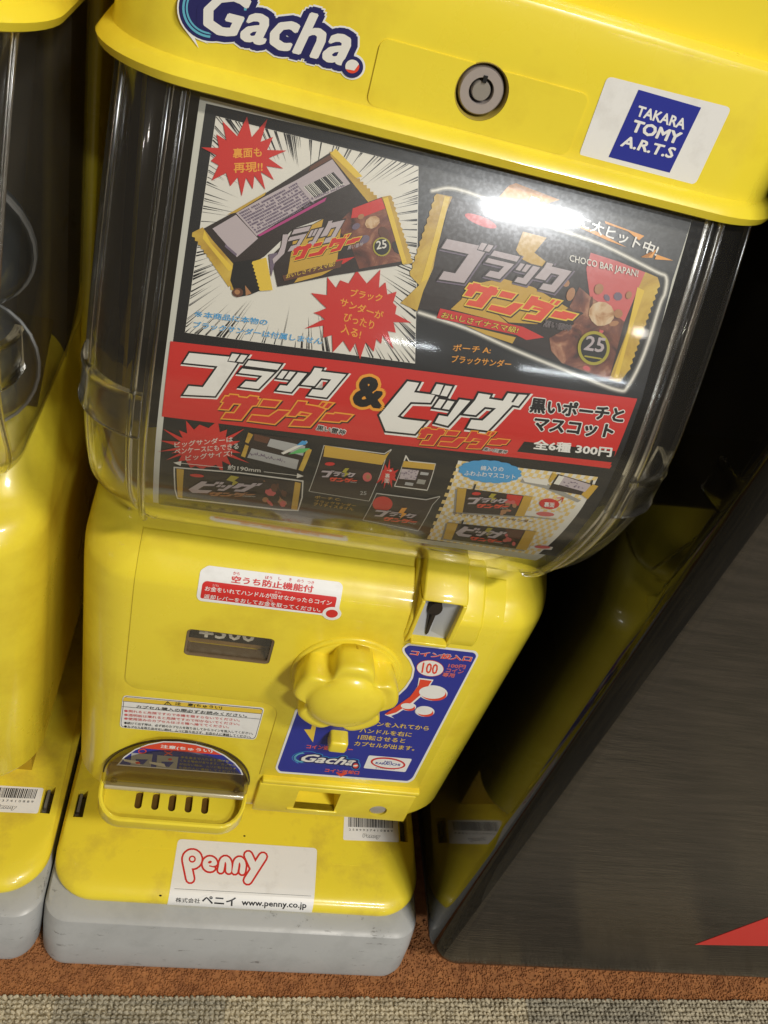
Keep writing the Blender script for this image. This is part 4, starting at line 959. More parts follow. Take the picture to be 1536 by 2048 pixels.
# the two product names as line work, taken once and laid down by an affine map
BLK = [[(222, 80), (478, 105), (462, 135), (528, 145), (385, 355), (182, 345), (218, 290), (308, 298), (402, 165), (182, 143)],
       [(495, 85), (540, 90), (510, 135), (470, 130)], [(550, 92), (592, 97), (560, 140), (522, 136)],
       [(600, 128), (808, 153), (783, 188), (575, 162)], [(558, 180), (765, 205), (662, 310), (545, 296), (582, 260), (648, 266), (688, 226), (535, 208)],
       [(815, 195), (850, 198), (815, 245), (780, 240)], [(862, 199), (900, 203), (862, 250), (828, 246)], [(915, 205), (972, 212), (872, 330), (778, 318), (802, 285), (845, 290)],
       [(1022, 175), (1072, 181), (1062, 199), (1222, 218), (1098, 365), (980, 350), (1008, 312), (1072, 318), (1128, 250), (1062, 242), (1020, 292), (935, 283), (1000, 212)]]
BIG = [[(205, 115), (268, 124), (240, 175), (355, 190), (330, 232), (222, 228), (150, 308), (178, 320), (305, 335), (245, 402), (85, 385), (50, 300)],
       [(365, 130), (402, 135), (378, 190), (335, 182)], [(412, 138), (450, 143), (420, 198), (385, 192)],
       [(380, 212), (414, 217), (384, 262), (348, 257)], [(425, 220), (462, 226), (432, 270), (395, 264)], [(490, 214), (548, 222), (425, 358), (355, 340), (378, 300), (425, 308)],
       [(595, 180), (660, 190), (650, 210), (790, 232), (645, 385), (530, 370), (555, 325), (615, 330), (690, 262), (628, 255), (578, 300), (510, 292), (575, 218)],
       [(755, 180), (800, 186), (765, 240), (720, 233)], [(815, 187), (860, 190), (812, 250), (775, 243)]]
SND = [[(195, 85), (270, 92), (275, 108), (360, 118), (385, 98), (460, 108), (455, 128), (478, 132), (445, 185), (405, 188), (300, 322), (120, 308), (155, 258), (235, 262), (305, 170), (225, 165), (180, 225), (95, 218), (140, 155), (115, 150), (150, 100), (185, 102)],
       [(515, 133), (672, 148), (625, 203), (478, 190)], [(405, 280), (565, 295), (655, 235), (762, 240), (622, 362), (370, 330)],
       [(845, 148), (925, 155), (915, 180), (1035, 200), (1105, 225), (960, 388), (770, 378), (808, 328), (900, 335), (985, 262), (865, 240), (820, 288), (748, 283)],
       [(885, 254), (990, 264), (968, 286), (858, 276)], [(1080, 160), (1112, 163), (1075, 205), (1045, 200)], [(1135, 165), (1177, 170), (1130, 215), (1095, 210)],
       [(1115, 268), (1190, 274), (1200, 262), (1362, 282), (1310, 335), (1258, 330), (1240, 345), (1065, 330)]]
def snd(T, lay, fill, edge, shade, gr=13):
    for sh in SND:
        if shade: a.poly([T((p[0] + 10, p[1] + 12)) for p in grow(sh, gr)], shade, lay + (a.jit % 13) / 26)
        a.poly([T(p) for p in grow(sh, gr)], edge, lay + 1 + (a.jit % 13) / 26); a.poly([T(p) for p in sh], fill, lay + 2); a.jit += 1
def aff(src, dst):
    A = np.array([[x, y, 1] for x, y in src]); X = np.linalg.solve(A, np.array(dst, float)); return lambda p: tuple(np.array([p[0], p[1], 1.]) @ X)
def grow(pts, d):
    P = [np.array(p, float) for p in pts]; n = len(P); ar = sum(P[i][0] * P[(i + 1) % n][1] - P[(i + 1) % n][0] * P[i][1] for i in range(n)); sg = 1 if ar > 0 else -1; out = []
    for i in range(n):
        u = P[i] - P[i - 1]; v = P[(i + 1) % n] - P[i]; u /= np.hypot(*u); v /= np.hypot(*v)
        nu = np.array([u[1], -u[0]]) * sg; nv = np.array([v[1], -v[0]]) * sg; m = nu + nv; m /= max(0.35, (m @ nu)) ; out.append(tuple(P[i] + m * d))
    return out
def name_logo(kind, T, lay, fill, edge, gr=11, sub=(True, redb, pyel), rim=None):
    shapes = BLK if kind == 'b' else BIG
    for sh in shapes:
        if rim: a.poly([T((p[0] + 6, p[1] + 7)) for p in grow(sh, gr + 3)], rim, lay + (a.jit % 13) / 26)
        a.poly([T(p) for p in grow(sh, gr)], edge, lay + 1 + (a.jit % 13) / 26); a.poly([T(p) for p in sh], fill, lay + 2)
        a.jit += 1
    if sub[0]:
        if kind == 'b': q = ((410, 508), (1215, 600), (470, 322)); q2_ = ((1030, 570), (1212, 604), (1042, 536))
        else: q = ((262, 458), (760, 510), (292, 358)); q2_ = ((617, 492), (745, 510), (628, 474))
        q = [T(p) for p in q]; q2_ = [T(p) for p in q2_]
        K = (lambda p: T((352 + p[0] * 0.6667, 288 + p[1] * 0.6667))) if kind == 'b' else (lambda A_: (lambda p: T(A_(p))))(aff([(195, 60), (1405, 270), (85, 330)], [(300, 358), (778, 430), (262, 466)]))
        snd(K, lay + 3, sub[1], sub[2], choc)
        a.text('黒い雷神' if kind == 'b' else '黒い巨雷神', *q2_, black, lay + 3, 0.022, out=[(white, 0.08)])
# names on the wrapper in the action panel
T = aff([(600, 128), (1222, 218), (385, 355)], [z2((700, 90)), z2((1010, 30)), z2((575, 300))])
for sh in BLK[3:]: a.poly([T(p) for p in grow(sh, 10)], choc, 10 + (a.jit % 13) / 26); a.poly([T(p) for p in sh], lilac, 11); a.jit += 1
a.poly(z2((632, 120), (668, 118), (640, 235), (575, 300), (568, 270), (600, 240), (622, 190)), lilac, 11)
snd(aff([(195, 60), (1405, 270), (85, 330)], [z2((715, 185)), z2((1125, 125)), z2((690, 290))]), 10.2, red, pyel, choc)
a.text('黒い雷神', z2((1025, 215)), z2((1120, 190)), z2((1030, 190)), lilac, 11, 0.01)
a.poly(z2((628, 372), (1000, 275), (985, 320), (640, 405)), brown, 10); a.text('おいしさイナスマ級!', z2((650, 390)), z2((950, 312)), z2((652, 362)), pyel, 11, 0.006)
a.poly(z2((960, 275), (1075, 255), (1000, 300), (950, 305)), red, 10)
a.ell(*z2((1238, 195)), 18, 19, gold, 11); a.ell(*z2((1238, 195)), 15, 16, black, 12); a.text('25', z2((1205, 212)), z2((1268, 202)), z2((1202, 160)), cream, 13, 0.02)
# --- bursts
tips = z((132, 292), (262, 132), (412, 104), (537, 118), (572, 228), (655, 312), (636, 423), (578, 492), (525, 552), (448, 548), (380, 592), (310, 530), (195, 495), (190, 375), (225, 212))
a.burst(z((385, 350)), tips, 128 / 3.072, red, 6)
a.text('裏面も', z((325, 360)), z((503, 352)), z((325, 298)), orange, 7, 0.025); a.text('再現!!', z((330, 450)), z((508, 442)), z((330, 388)), orange, 7, 0.025)
tips = z2((805, 478), (905, 380), (985, 400), (1085, 340), (1230, 335), (1262, 412), (1330, 470), (1330, 560), (1420, 660), (1325, 722), (1312, 825), (1235, 790), (1190, 838), (1105, 885), (1045, 840), (938, 842), (880, 752), (765, 697), (890, 640), (820, 600), (900, 570))
a.burst(z2((1090, 600)), tips, 185 / 3.072, red, 6)
for t_, x0, y0, x1, y1, h in (('ブラック', 1040, 500, 1235, 535, 50), ('サンダーが', 978, 555, 1240, 645, 52), ('ぴったり', 1000, 650, 1185, 705, 55), ('入る!', 985, 720, 1105, 762, 55)): a.text(t_, z2((x0, y0)), z2((x1, y1)), z2((x0 + 12, y0 - h)), orange, 7, 0.02)
a.text('※', z2((88, 622)), z2((135, 628)), z2((93, 588)), cyan, 4, 0.0); a.text('本商品に本物の', z2((145, 630)), z2((535, 678)), z2((152, 592)), cyan, 4, 0.024, out=[(cream, 0.05)])
a.text('ブラックサンダーは付属しません', z2((78, 690)), z2((870, 795)), z2((88, 650)), cyan, 4, 0.024, out=[(cream, 0.05)])
# --- right half: large pouch
z3 = Z(820, 340, 2.844); z4 = Z(820, 560, 2.844)
ol = [z3((125, 120)), z3((260, 108)), z3((560, 215)), z3((820, 330)), z3((1080, 420)), z3((1390, 575)), z3((1455, 610)), z3((1448, 700)), z4((1420, 140)), z4((1330, 420)), z4((1240, 600)), z4((1180, 625)), z4((950, 540)), z4((600, 400)), z4((320, 275)), z4((0, 185))]
ol = [(max(838, p[0]), p[1]) for p in ol]
ol = [tuple(q) for q in catmull(ol, 4)]
for wd, mt, ly in ((15, pm('print_glow_a', (0.05, 0.05, 0.048), 0.4), 0.6), (11, glowg, 1.5), (8, glow2, 2.4), (4, cream, 3)): a.stroke(ol, wd, mt, ly)
a.poly(z3((240, 150), (1375, 585), (1370, 640)) + z4((1300, 180), (1185, 580), (1130, 560), (800, 450), (400, 290), (160, 180), (45, 160)), choc, 4)
a.poly(zig(*z3((150, 135), (0, 600)), 11, 3.2, 1) + [(838, 570)] + z4((-55, 130), (40, 175), (75, 60)) + z3((130, 560), (180, 300), (240, 152)), foilphoto, 5)
a.poly(z3((195, 150), (225, 155), (165, 400), (100, 620), (60, 640), (130, 400)), pyel, 6)
a.poly(z3((1335, 580), (1405, 610)) + [z4(p) for p in ()] + zig(*(z3((1415, 640)), z4((1235, 520))), 14, 4, -1) + z4((1190, 582), (1130, 565), (1180, 430), (1250, 240), (1290, 60)), foilphoto, 5)
a.poly(z4((1290, 40), (1330, 60), (1240, 330), (1180, 560), (1155, 555), (1230, 300)), pyel, 6)
a.poly(z3((1025, 470), (1180, 520), (1335, 582)) + z4((1290, 60), (1215, 240), (1120, 180), (1020, 90), (1005, -20)) + [z3((1000, 560))], red2, 5)
rb = random.Random(21)
a.poly(z4((960, 40), (1020, 90), (1215, 235), (1130, 560), (1040, 535), (860, 470), (800, 400), (790, 330), (930, 250), (905, 150)), chocphoto, 6)
for k in range(18):
    cx = rb.gauss(1030, 110); cy_ = rb.gauss(180, 120); 
    if cx > 1215 - (cy_ - 60) * 0.28 or cx < 880 or cy_ > 480 or cy_ < -20: continue
    a.ell(*z4((cx, cy_)), rb.uniform(3, 16), rb.uniform(3, 9), rb.choice((brown, brown, tan, lilacd, red2, choc)), 6 + (k % 3), rb.uniform(0, 180), 8)
for cx, cy_, r1, r2, mt in ((1070, 50, 9, 11, tan), (1068, 42, 6, 5, pale), (910, 80, 8, 14, tan), (1240, 85, 6, 8, tan), (1085, 190, 26, 24, nutphoto), (1080, 205, 17, 20, nutphoto), (1180, 190, 9, 9, tan), (1000, 500, 8, 5, red2)): a.ell(*z4((cx, cy_)), r1, r2, mt, 9.2 + (cx % 3) * 0.2, 20, 12)
a.poly(z3((640, 350), (775, 385), (705, 470), (770, 520), (740, 560), (640, 510), (600, 455)), pyel2, 6)
a.poly(z4((330, 30), (520, -10), (700, 40), (900, 160), (720, 250), (560, 240), (480, 180), (560, 250), (230, 165), (290, 110)), pyel2, 6)
a.poly(z4((310, 255), (600, 325), (580, 360), (430, 310)), pyel2, 6)
a.text('CHOCO BAR JAPAN!', z3((900, 530)), z3((1290, 620)), z3((905, 480)), cream, 10, 0.015)
T = aff([(222, 80), (1222, 218), (182, 345)], [z3((208, 392)), z3((915, 575)), z3((160, 620))])
name_logo('b', T, 8, lilac, choc, 10, (False, None, None), lilacd)
snd(aff([(195, 60), (1405, 270), (85, 330)], [z4((360, 0)), z4((968, 190)), z4((295, 150))]), 9.2, redb, pyel, choc)
a.text('黒い雷神', z4((752, 262)), z4((905, 290)), z4((765, 228)), choc, 10, 0.015, out=[(lilac, 0.04)])
a.poly(z4((170, 160), (640, 265), (760, 325), (660, 340), (600, 310), (150, 215)), red, 7)
a.text('おいしさイナスマ級!', z4((172, 212)), z4((605, 302)), z4((185, 178)), pyel, 9, 0.012, out=[(choc, 0.035)])
a.ell(*z4((1040, 385)), 32, 34, gold, 10.5); a.ell(*z4((1040, 385)), 26, 28, black, 11.5); a.text('25', z4((980, 395)), z4((1092, 412)), z4((1000, 312)), lilac, 12.5, 0.02); a.stroke(z4((990, 430), (1080, 445)), 3, gold, 12.5)
a.ell(*z3((400, 290)), 34, 9, red, 6, 22)
# headline
a.poly(z3((560, 90), (600, 75), (850, 170), (780, 190), (500, 160)), orange, 4)
a.poly(z3((680, 225), (860, 280), (1060, 350), (1230, 440), (1120, 400), (900, 300), (800, 270)), orange, 4); a.poly(z3((1105, 290), (1330, 375), (1300, 400), (1240, 350), (1110, 305)), orange, 4); a.poly(z3((1400, 480), (1495, 515), (1390, 508)), orange, 4); a.poly(z3((1310, 495), (1350, 500), (1400, 450), (1375, 500)), orange, 4)
a.text('黒い女性に大ヒット中!', z3((655, 208)), z3((1395, 495)), z3((680, 140)), white, 5, 0.022)
a.text('ポーチ A:', z4((240, 402)), z4((455, 418)), z4((248, 362)), orange, 4, 0.012); a.text('ブラックサンダー', z4((232, 468)), z4((570, 500)), z4((240, 425)), orange, 4, 0.012)
# --- red band
z5 = Z(310, 680, 3.2); z6 = Z(740, 720, 2.743)
a.poly([(341, 682), (700, 723), (1274, 797), (1226, 917), (1218, 935), (700, 878), (324, 832)], red, 3)
a.poly(z6((845, 445), (1345, 498), (1330, 560), (805, 500)), black, 4); a.poly(z6((640, 500), (1325, 575), (1312, 592), (560, 500)), red, 5)
name_logo('b', lambda p: (310 + p[0] / 3.2, 680 + p[1] / 3.2), 4, white, black, 11, (True, red, orange), white)
name_logo('B', lambda p: (740 + p[0] / 2.743, 720 + p[1] / 2.743), 4, white, black, 11, (True, red, orange), white)
a.text('&', z5((1255, 420)), z5((1450, 440)), z5((1290, 222)), black, 5, 0.05, out=[(orange, 0.07)])
a.text('黒いポーチと', z6((870, 285)), z6((1385, 345)), z6((885, 200)), black, 5, 0.045, out=[(white, 0.06)])
a.text('マスコット', z6((885, 385)), z6((1325, 430)), z6((905, 308)), black, 5, 0.045, out=[(white, 0.06)])
a.text('全6種 300円', z6((890, 485)), z6((1320, 530)), z6((900, 430)), white, 6, 0.035)
# --- lower row
z7 = Z(300, 840, 3.072); z8 = Z(700, 880, 2.793)
tips = z7((80, 50), (180, 60), (222, 0), (305, 25), (418, 0), (475, 55), (582, 50), (555, 125), (560, 200), (615, 262), (500, 275), (450, 320), (370, 285), (320, 300), (250, 290), (175, 250), (100, 242), (130, 200), (48, 190), (62, 122))
a.burst(z7((335, 165)), tips, 120 / 3.072, red, 4)
for t_, x0, y0, x1, y1 in (('ビッグサンダーは', 152, 165, 510, 130), ('ペンケースにもできる', 152, 205, 545, 172), ('ビッグサイズ!', 220, 245, 505, 215)): a.text(t_, z7((x0, y0)), z7((x1, y1)), z7((x0, y0 - 34)), cream, 5, 0.008)
a.stroke(z7((180, 258), (450, 286)), 1, cream, 5, cap=False); a.poly(z7((145, 255), (195, 245), (190, 275)), cream, 6); a.stroke(z7((700, 312), (910, 336)), 1, cream, 5, cap=False); a.poly(z7((945, 338), (905, 320), (902, 350)), cream, 6)
a.text('約190mm', z7((478, 300)), z7((680, 318)), z7((480, 268)), cream, 5, 0.01)
a.poly(z7((605, 75), (940, 120), (990, 175), (930, 310), (560, 220)), choc, 4); a.poly(z7((605, 72), (635, 85), (605, 140), (585, 130)), foilphoto, 5); a.poly(z7((585, 145), (608, 155), (585, 225), (560, 215)), foilphoto, 5); a.poly(z7((965, 170), (995, 178), (940, 310), (912, 300)), foilphoto, 5)
a.poly(z7((740, 110), (955, 155), (940, 215), (720, 155)), greyprint, 5); a.poly(z7((625, 168), (915, 240), (900, 298), (598, 225)), greyprint, 5)
for k in range(26): u = k / 26; a.raw(z7((615 + u * 220, 180 + u * 52 + rb.uniform(0, 30)), (622 + u * 220, 182 + u * 52 + rb.uniform(0, 30)), (620 + u * 220, 200 + u * 52), (612 + u * 220, 198 + u * 52)), [(0, 1, 2, 3)], lilacd, 6)
a.poly(z7((805, 195), (960, 120), (968, 135), (820, 205)), cream, 7); a.poly(z7((900, 150), (935, 120), (970, 125), (955, 145)), cyan, 8); a.poly(z7((850, 205), (920, 170), (985, 168), (945, 195)), green, 6)
a.poly(z7((640, 80), (740, 105), (720, 140), (640, 120)), brown, 5)
for wd, mt in ((4, glowg), (2, cream)): a.stroke(z7((150, 285), (545, 318), (940, 370), (935, 470), (910, 550), (800, 545), (170, 475), (155, 420)), wd, mt, 4 if wd == 4 else 5, closed=True)
a.poly(z7((165, 290), (925, 378), (900, 545), (180, 470)), choc, 6); a.poly(z7((165, 290), (210, 296), (200, 472), (172, 466)), pyel2, 7); a.poly(z7((892, 372), (928, 380), (905, 545), (868, 540)), pyel2, 7)
for k in range(16): a.ell(*z7((rb.uniform(700, 860), rb.uniform(385, 510))), rb.uniform(4, 12), rb.uniform(3, 8), rb.choice((brown, red2, tan, choc)), 7 + (k % 3) * 0.4, rb.uniform(0, 90), 7)
T = aff([(205, 115), (860, 190), (85, 385)], [z7((318, 365)), z7((695, 378)), z7((262, 435))]); name_logo('B', T, 8, lilac, choc, 10, (True, tan, brown))
a.poly(z7((500, 330), (550, 340), (520, 362), (545, 372), (500, 400), (512, 370), (470, 358)), gold, 9); a.ell(*z7((290, 332)), 14, 3.2, red, 8, 5)
def pouch(z_, pts, top, T, badge=None):
    for wd, mt, ly in ((4, glowg, 4), (2, cream, 5)): a.stroke(z_(*pts), wd, mt, ly, closed=True)
    a.poly(z_(*pts), choc, 6)
    if top: a.poly(z_(*top), pyel2, 7)
    name_logo('b', T, 8, lilac, black, 9, (True, redb, brown))
pouch(z7, ((1070, 155), (1440, 205), (1480, 180), (1450, 215), (1345, 490), (980, 430)), ((1075, 150), (1440, 210), (1475, 185), (1425, 270), (1065, 218)), aff([(222, 80), (1222, 218), (182, 345)], [z7((1060, 300)), z7((1265, 318)), z7((1055, 340))]))
a.poly(z7((1200, 285), (1225, 285), (1205, 310), (1225, 318), (1190, 340), (1200, 315), (1180, 308)), gold, 11); a.ell(*z7((1105, 262)), 10, 3.4, red, 8); a.ell(*z7((1335, 342)), 9, 9, red2, 8); a.ell(*z7((1340, 340)), 4, 5, tan, 9)
a.text('25', z7((1290, 450)), z7((1330, 452)), z7((1292, 428)), greyprint, 8, 0.01)
for t_, x0, y0, x1, y1 in (('ポーチ C:', 1012, 475, 1170, 492), ('ブラックサンダー', 1010, 500, 1265, 530), ('プリティスタイル', 1004, 518, 1250, 552)): a.text(t_, z7((x0, y0)), z7((x1, y1)), z7((x0 + 3, y0 - 18)), pyel2, 5, 0.005)
tips = z8((222, 100), (240, 150), (272, 160), (255, 195), (262, 225), (235, 262), (215, 245), (188, 268), (175, 240), (145, 240), (180, 165), (195, 130))
a.burst(z8((210, 190)), tips, 34 / 2.793, red, 6); a.text('裏', z8((195, 205)), z8((222, 207)), z8((196, 180)), cream, 7, 0.01); a.text('面', z8((192, 232)), z8((220, 234)), z8((193, 208)), cream, 7, 0.01); a.text('→', z8((205, 170)), z8((235, 172)), z8((206, 158)), cream, 7, 0.01)
for wd, mt in ((4, glowg), (2, cream)): a.stroke(z8((300, 120), (312, 85), (330, 115), (475, 130), (430, 275), (250, 252)), wd, mt, 4 if wd == 4 else 5, closed=True)
a.poly(z8((300, 118), (475, 130), (430, 272), (252, 250)), choc, 6); a.poly(z8((300, 112), (475, 130), (468, 162), (290, 145)), pyel2, 7); a.poly(z8((288, 155), (385, 165), (365, 218), (275, 210)), lilac, 7); a.poly(z8((395, 172), (440, 178), (435, 192), (390, 188)), greyprint, 7); a.poly(z8((380, 212), (425, 218), (415, 242), (370, 236)), glow2, 7); a.poly(z8((310, 228), (355, 234), (350, 250), (305, 244)), greyprint, 7)
for k in range(26): x = 285 + rb.random() * 85; y = 162 + rb.random() * 45; a.raw(z8((x, y), (x + 8, y + 1), (x + 7, y + 4), (x - 1, y + 3)), [(0, 1, 2, 3)], lilacd, 8)
pouch(z8, ((150, 295), (425, 330), (500, 312), (460, 355), (380, 500), (75, 440)), None, aff([(222, 80), (1222, 218), (182, 345)], [z8((150, 380)), z8((375, 408)), z8((135, 415))]))
a.ell(*z8((182, 350)), 20, 15, red, 7); a.poly(z8((290, 368), (320, 368), (300, 395), (318, 400), (280, 428), (290, 400), (270, 395)), orange, 11)
# mascot corner with a checked ground
CK = [np.array(p, float) for p in (z8((604, 113)), z8((1385, 205)), z8((1045, 640)), z8((430, 550)))]
def ck(u, v): return tuple((CK[0] * (1 - u) + CK[1] * u) * (1 - v) + (CK[3] * (1 - u) + CK[2] * u) * v)
a.poly([ck(0, 0), ck(1, 0), ck(1, 1), ck(0, 1)], cream, 2)
NU, NV = 34, 22
for i in range(NU):
    for j in range(NV):
        if (i + j) % 2: a.raw([ck(i / NU, j / NV), ck((i + 1) / NU, j / NV), ck((i + 1) / NU, (j + 1) / NV), ck(i / NU, (j + 1) / NV)], [(0, 1, 2, 3)], chk, 3, False)
def shadow_poly(pts): a.poly(z8(*[(p[0] - 12, p[1] + 8) for p in pts]), glow2, 4)
def bar(pts, T, kind):
    shadow_poly(pts); a.poly(z8(*pts), choc, 5)
    p = [np.array(q, float) for q in pts]; L = lambda u, v: tuple((p[0] * (1 - u) + p[1] * u) * (1 - v) + (p[3] * (1 - u) + p[2] * u) * v)
    a.poly(z8(L(0, 0), L(0.12, 0), L(0.10, 1), L(0, 1)), pyel2, 6); a.poly(z8(L(0.88, 0), L(1, 0), L(1, 1), L(0.87, 1)), pyel2, 6)
    a.poly(z8(L(0.66, 0.02), L(0.87, 0.02), L(0.86, 0.5), L(0.68, 0.4)), red if kind == 'b' else brown, 6)
    for k in range(9): a.ell(*z8(L(rb.uniform(0.64, 0.84), rb.uniform(0.3, 0.95))), rb.uniform(3, 7), rb.uniform(2, 5), rb.choice((tan, brown, red2)), 7 + (k % 3) * 0.3, 0, 7)
    name_logo(kind, T, 8, lilac, black, 9, (True, redb, brown))
bar(((600, 262), (1020, 312), (970, 422), (590, 398)), aff([(222, 80), (1222, 218), (182, 345)], [z8((665, 312)), z8((882, 322)), z8((655, 348))]), 'b')
bar(((545, 455), (1040, 505), (985, 610), (520, 545)), aff([(205, 115), (860, 190), (85, 385)], [z8((640, 472)), z8((880, 505)), z8((605, 525))]), 'B')
for x, y in ((790, 290), (770, 480)): a.poly(z8((x, y), (x + 28, y + 3), (x + 8, y + 22), (x + 28, y + 26), (x - 8, y + 48), (x + 2, y + 26), (x - 18, y + 20)), gold, 9.5)
a.ell(*z8((705, 293)), 9, 3.2, red, 7); a.stroke(z8((700, 245), (690, 272)), 3, black, 6); a.stroke(z8((632, 445), (622, 470)), 3, black, 6)
for k in range(30):
    u = k / 29; a.ell(*z8((612 + u * 240, 222 + 42 * math.sin(u * 3.0))), 0.9, 0.8, glow2, 5, n=6); a.ell(*z8((505 + u * 215, 402 + 52 * math.sin(u * 2.6))), 0.9, 0.8, glow2, 5, n=6)
cl = []
for k in range(48): t = 2 * math.pi * k / 48; m_ = 1 + 0.07 * abs(math.sin(8 * t)); cl.append(z8((782 + 168 * m_ * math.cos(t), 172 + 60 * m_ * math.sin(t) + 12 * math.cos(t))))
a.poly(cl, cyan, 6)
a.text('綿入りの', z8((728, 165)), z8((855, 172)), z8((730, 138)), white, 7, 0.01); a.text('ふわふわマスコット', z8((636, 192)), z8((920, 215)), z8((640, 165)), white, 7, 0.01)
a.poly(z8((960, 205), (1110, 218), (1100, 250), (975, 230)), cream, 5); a.poly(z8((960, 215), (1100, 240), (1290, 335), (1270, 345), (1080, 265), (950, 232)), glow2, 4)
a.poly(z8((1160, 185), (1380, 250), (1330, 310), (1110, 270)), choc, 6); a.poly(z8((1340, 240), (1385, 252), (1325, 325), (1290, 300)), pyel2, 7); a.poly(z8((1185, 195), (1345, 245), (1310, 285), (1150, 240)), lilac, 7); a.poly(z8((1165, 192), (1195, 200), (1165, 245), (1135, 238)), cream, 8); a.poly(z8((1130, 180), (1160, 190), (1120, 235), (1105, 225)), foilphoto, 5)
for k in range(20): x = 1190 + rb.random() * 110; y = 215 + rb.random() * 30 + (x - 1190) * 0.2; a.raw(z8((x, y), (x + 8, y + 2), (x + 6, y + 6), (x - 2, y + 4)), [(0, 1, 2, 3)], lilacd, 8)
a.stroke(z8((1352, 222), (1345, 245)), 3, black, 8)
a.ell(*z8((1112, 352)), 20, 10.5, red, 5, 4); a.text('裏面', z8((1082, 368)), z8((1140, 372)), z8((1085, 340)), white, 6, 0.02); a.stroke(z8((1150, 345), (1190, 320)), 1.4, red, 5); a.stroke(z8((1155, 320), (1192, 318), (1182, 342)), 1.4, red, 5)
a.text('マスコット A:ブラックサンダー', z8((568, 412)), z8((1025, 460)), z8((572, 395)), brown, 6, 0.012)
a.poly(z8((985, 390), (1190, 400), (1160, 432), (970, 415)), cream, 5); a.stroke(z8((970, 420), (1150, 440)), 2, glow2, 5); a.ell(*z8((1090, 408)), 18, 4.5, red2, 6, 4)
a.poly(z8((1010, 585), (1135, 592), (1125, 608), (1000, 600)), cream, 5); a.ell(*z8((1075, 592)), 16, 3, red2, 6, 3)
o = a.build('card_print', card); o.matrix_parent_inverse = card_off; o['label'] = 'colour print of wrapped sweets, pouches and large katakana lettering'
#P1#
# ---- specks of dirt on the foot
for px_, r_ in (((489, 1672), 0.0007), ((321, 1791), 0.0008)):
    xs = S_base.px([px_])[0]; p = S_base.at(xs[0], xs[1], 0.0001); bm = bmesh.new(); bmesh.ops.create_icosphere(bm, subdivisions=1, radius=r_); bmesh.ops.scale(bm, verts=bm.verts, vec=(1.4, 1, 0.3)); bmesh.ops.translate(bm, verts=bm.verts, vec=Vector(p)); P(frombm('dirt_speck', bm, black, mach))

# ------------------------------------------------------------------ neighbour machine: a copy with its parts
def copy_tree(o, parent=None):
    c = o.copy(); COL.objects.link(c)
    if parent is not None: c.parent = parent; c.matrix_parent_inverse = o.matrix_parent_inverse.copy()
    for ch in list(o.children): copy_tree(ch, c)
    return c
nb = copy_tree(mach)
nb.location = (mach.location.x - 0.2785, mach.location.y + 0.001, FZ)
nb['label'] = 'yellow capsule vending machine cut off by the left edge, its dome showing bare capsules'

# capsules lying in the neighbour's dome
caps_m = glass_mat('capsule_clear', (0.8, 0.82, 0.82, 1), 0.08); caps_c = pm('capsule_grey', (0.07, 0.075, 0.08), 0.3); caps_w = pm('capsule_white', (0.16, 0.155, 0.15), 0.3)
capbm = None
def capsule(loc, rot, col, label):
    t = thing('toy_capsule', loc, label, 'toy capsule', 'toy capsules lying inside the neighbouring dome'); t.rotation_euler = rot
    R = 0.030; n = 28
    for nm, sg, mt in (('shell_cap', 1, clear_cap), ('shell_cup', -1, col)):
        bm = bmesh.new(); prev = None
        for k in range(9):
            ph = math.pi / 2 * k / 8.5; r, zz = R * math.cos(ph), sg * R * math.sin(ph) * 0.92
            vs = [bm.verts.new((r * math.cos(2 * math.pi * i / n), r * math.sin(2 * math.pi * i / n), zz)) for i in range(n)]
            if prev:
                for i in range(n): bm.faces.new((prev[i], prev[(i + 1) % n], vs[(i + 1) % n], vs[i]))
            prev = vs
        bm.faces.new(prev); frombm(nm, bm, mt, t, 60)
    bm = bmesh.new(); bm2 = lathe(bm, [(R, -0.0016), (R + 0.0012, -0.0014), (R + 0.0012, 0.0014), (R, 0.0016)], 0, 0, 28)
    for v in bm.verts: v.co = (v.co.x, v.co.z, v.co.y)
    frombm('rim', bm, pm('capsule_rim', (0.2, 0.2, 0.2), 0.3), t, 60)
clear_cap = clear_mat('clear_capsule_shell', (0.9, 0.92, 0.92, 1), 0.05, haze=0.2)
capsule((-0.188, 0.070, 0.397), (R_(62), R_(18), 0), caps_w, 'pale toy capsule with a clear half, lower of two inside the left machine dome')
capsule((-0.1885, 0.069, 0.4585), (R_(95), R_(-35), 0), caps_c, 'grey toy capsule with a clear half, upper of two inside the left machine dome')

# ------------------------------------------------------------------ glossy black cabinet on the right
boxm = pm('glossy_black_panel', (0.008, 0.0075, 0.007), 0.06, ior=1.42, spec=0.35)
wear(boxm, (0.007, 0.0065, 0.006, 1), (0.011, 0.010, 0.009, 1), 9, 0.35, 0.7, 0.0)
boxm.node_tree.nodes['Principled BSDF'].inputs['Roughness'].default_value = 0.055
cab = thing('display_cabinet', (0.45, 0.25, FZ), 'glossy black cabinet at the right whose front mirrors the carpet', 'cabinet')
bm = bmesh.new()
BX0, BX1, BY = 0.1425, 0.95, -0.032; rc = 0.017
secs = []
for k in range(9):
    t = R_(90 * k / 8); secs.append((-0.006 + 0.022 * (1 - math.sin(t)), 0.022 * (1 - math.cos(t))))
prev = None
zz = [(z_, i_) for z_, i_ in reversed([(0.016 - 0.022 * math.sin(R_(90 * k / 8)), 0.016 * (1 - math.cos(R_(90 * k / 8)))) for k in range(9)])] + [(1.15, 0)]
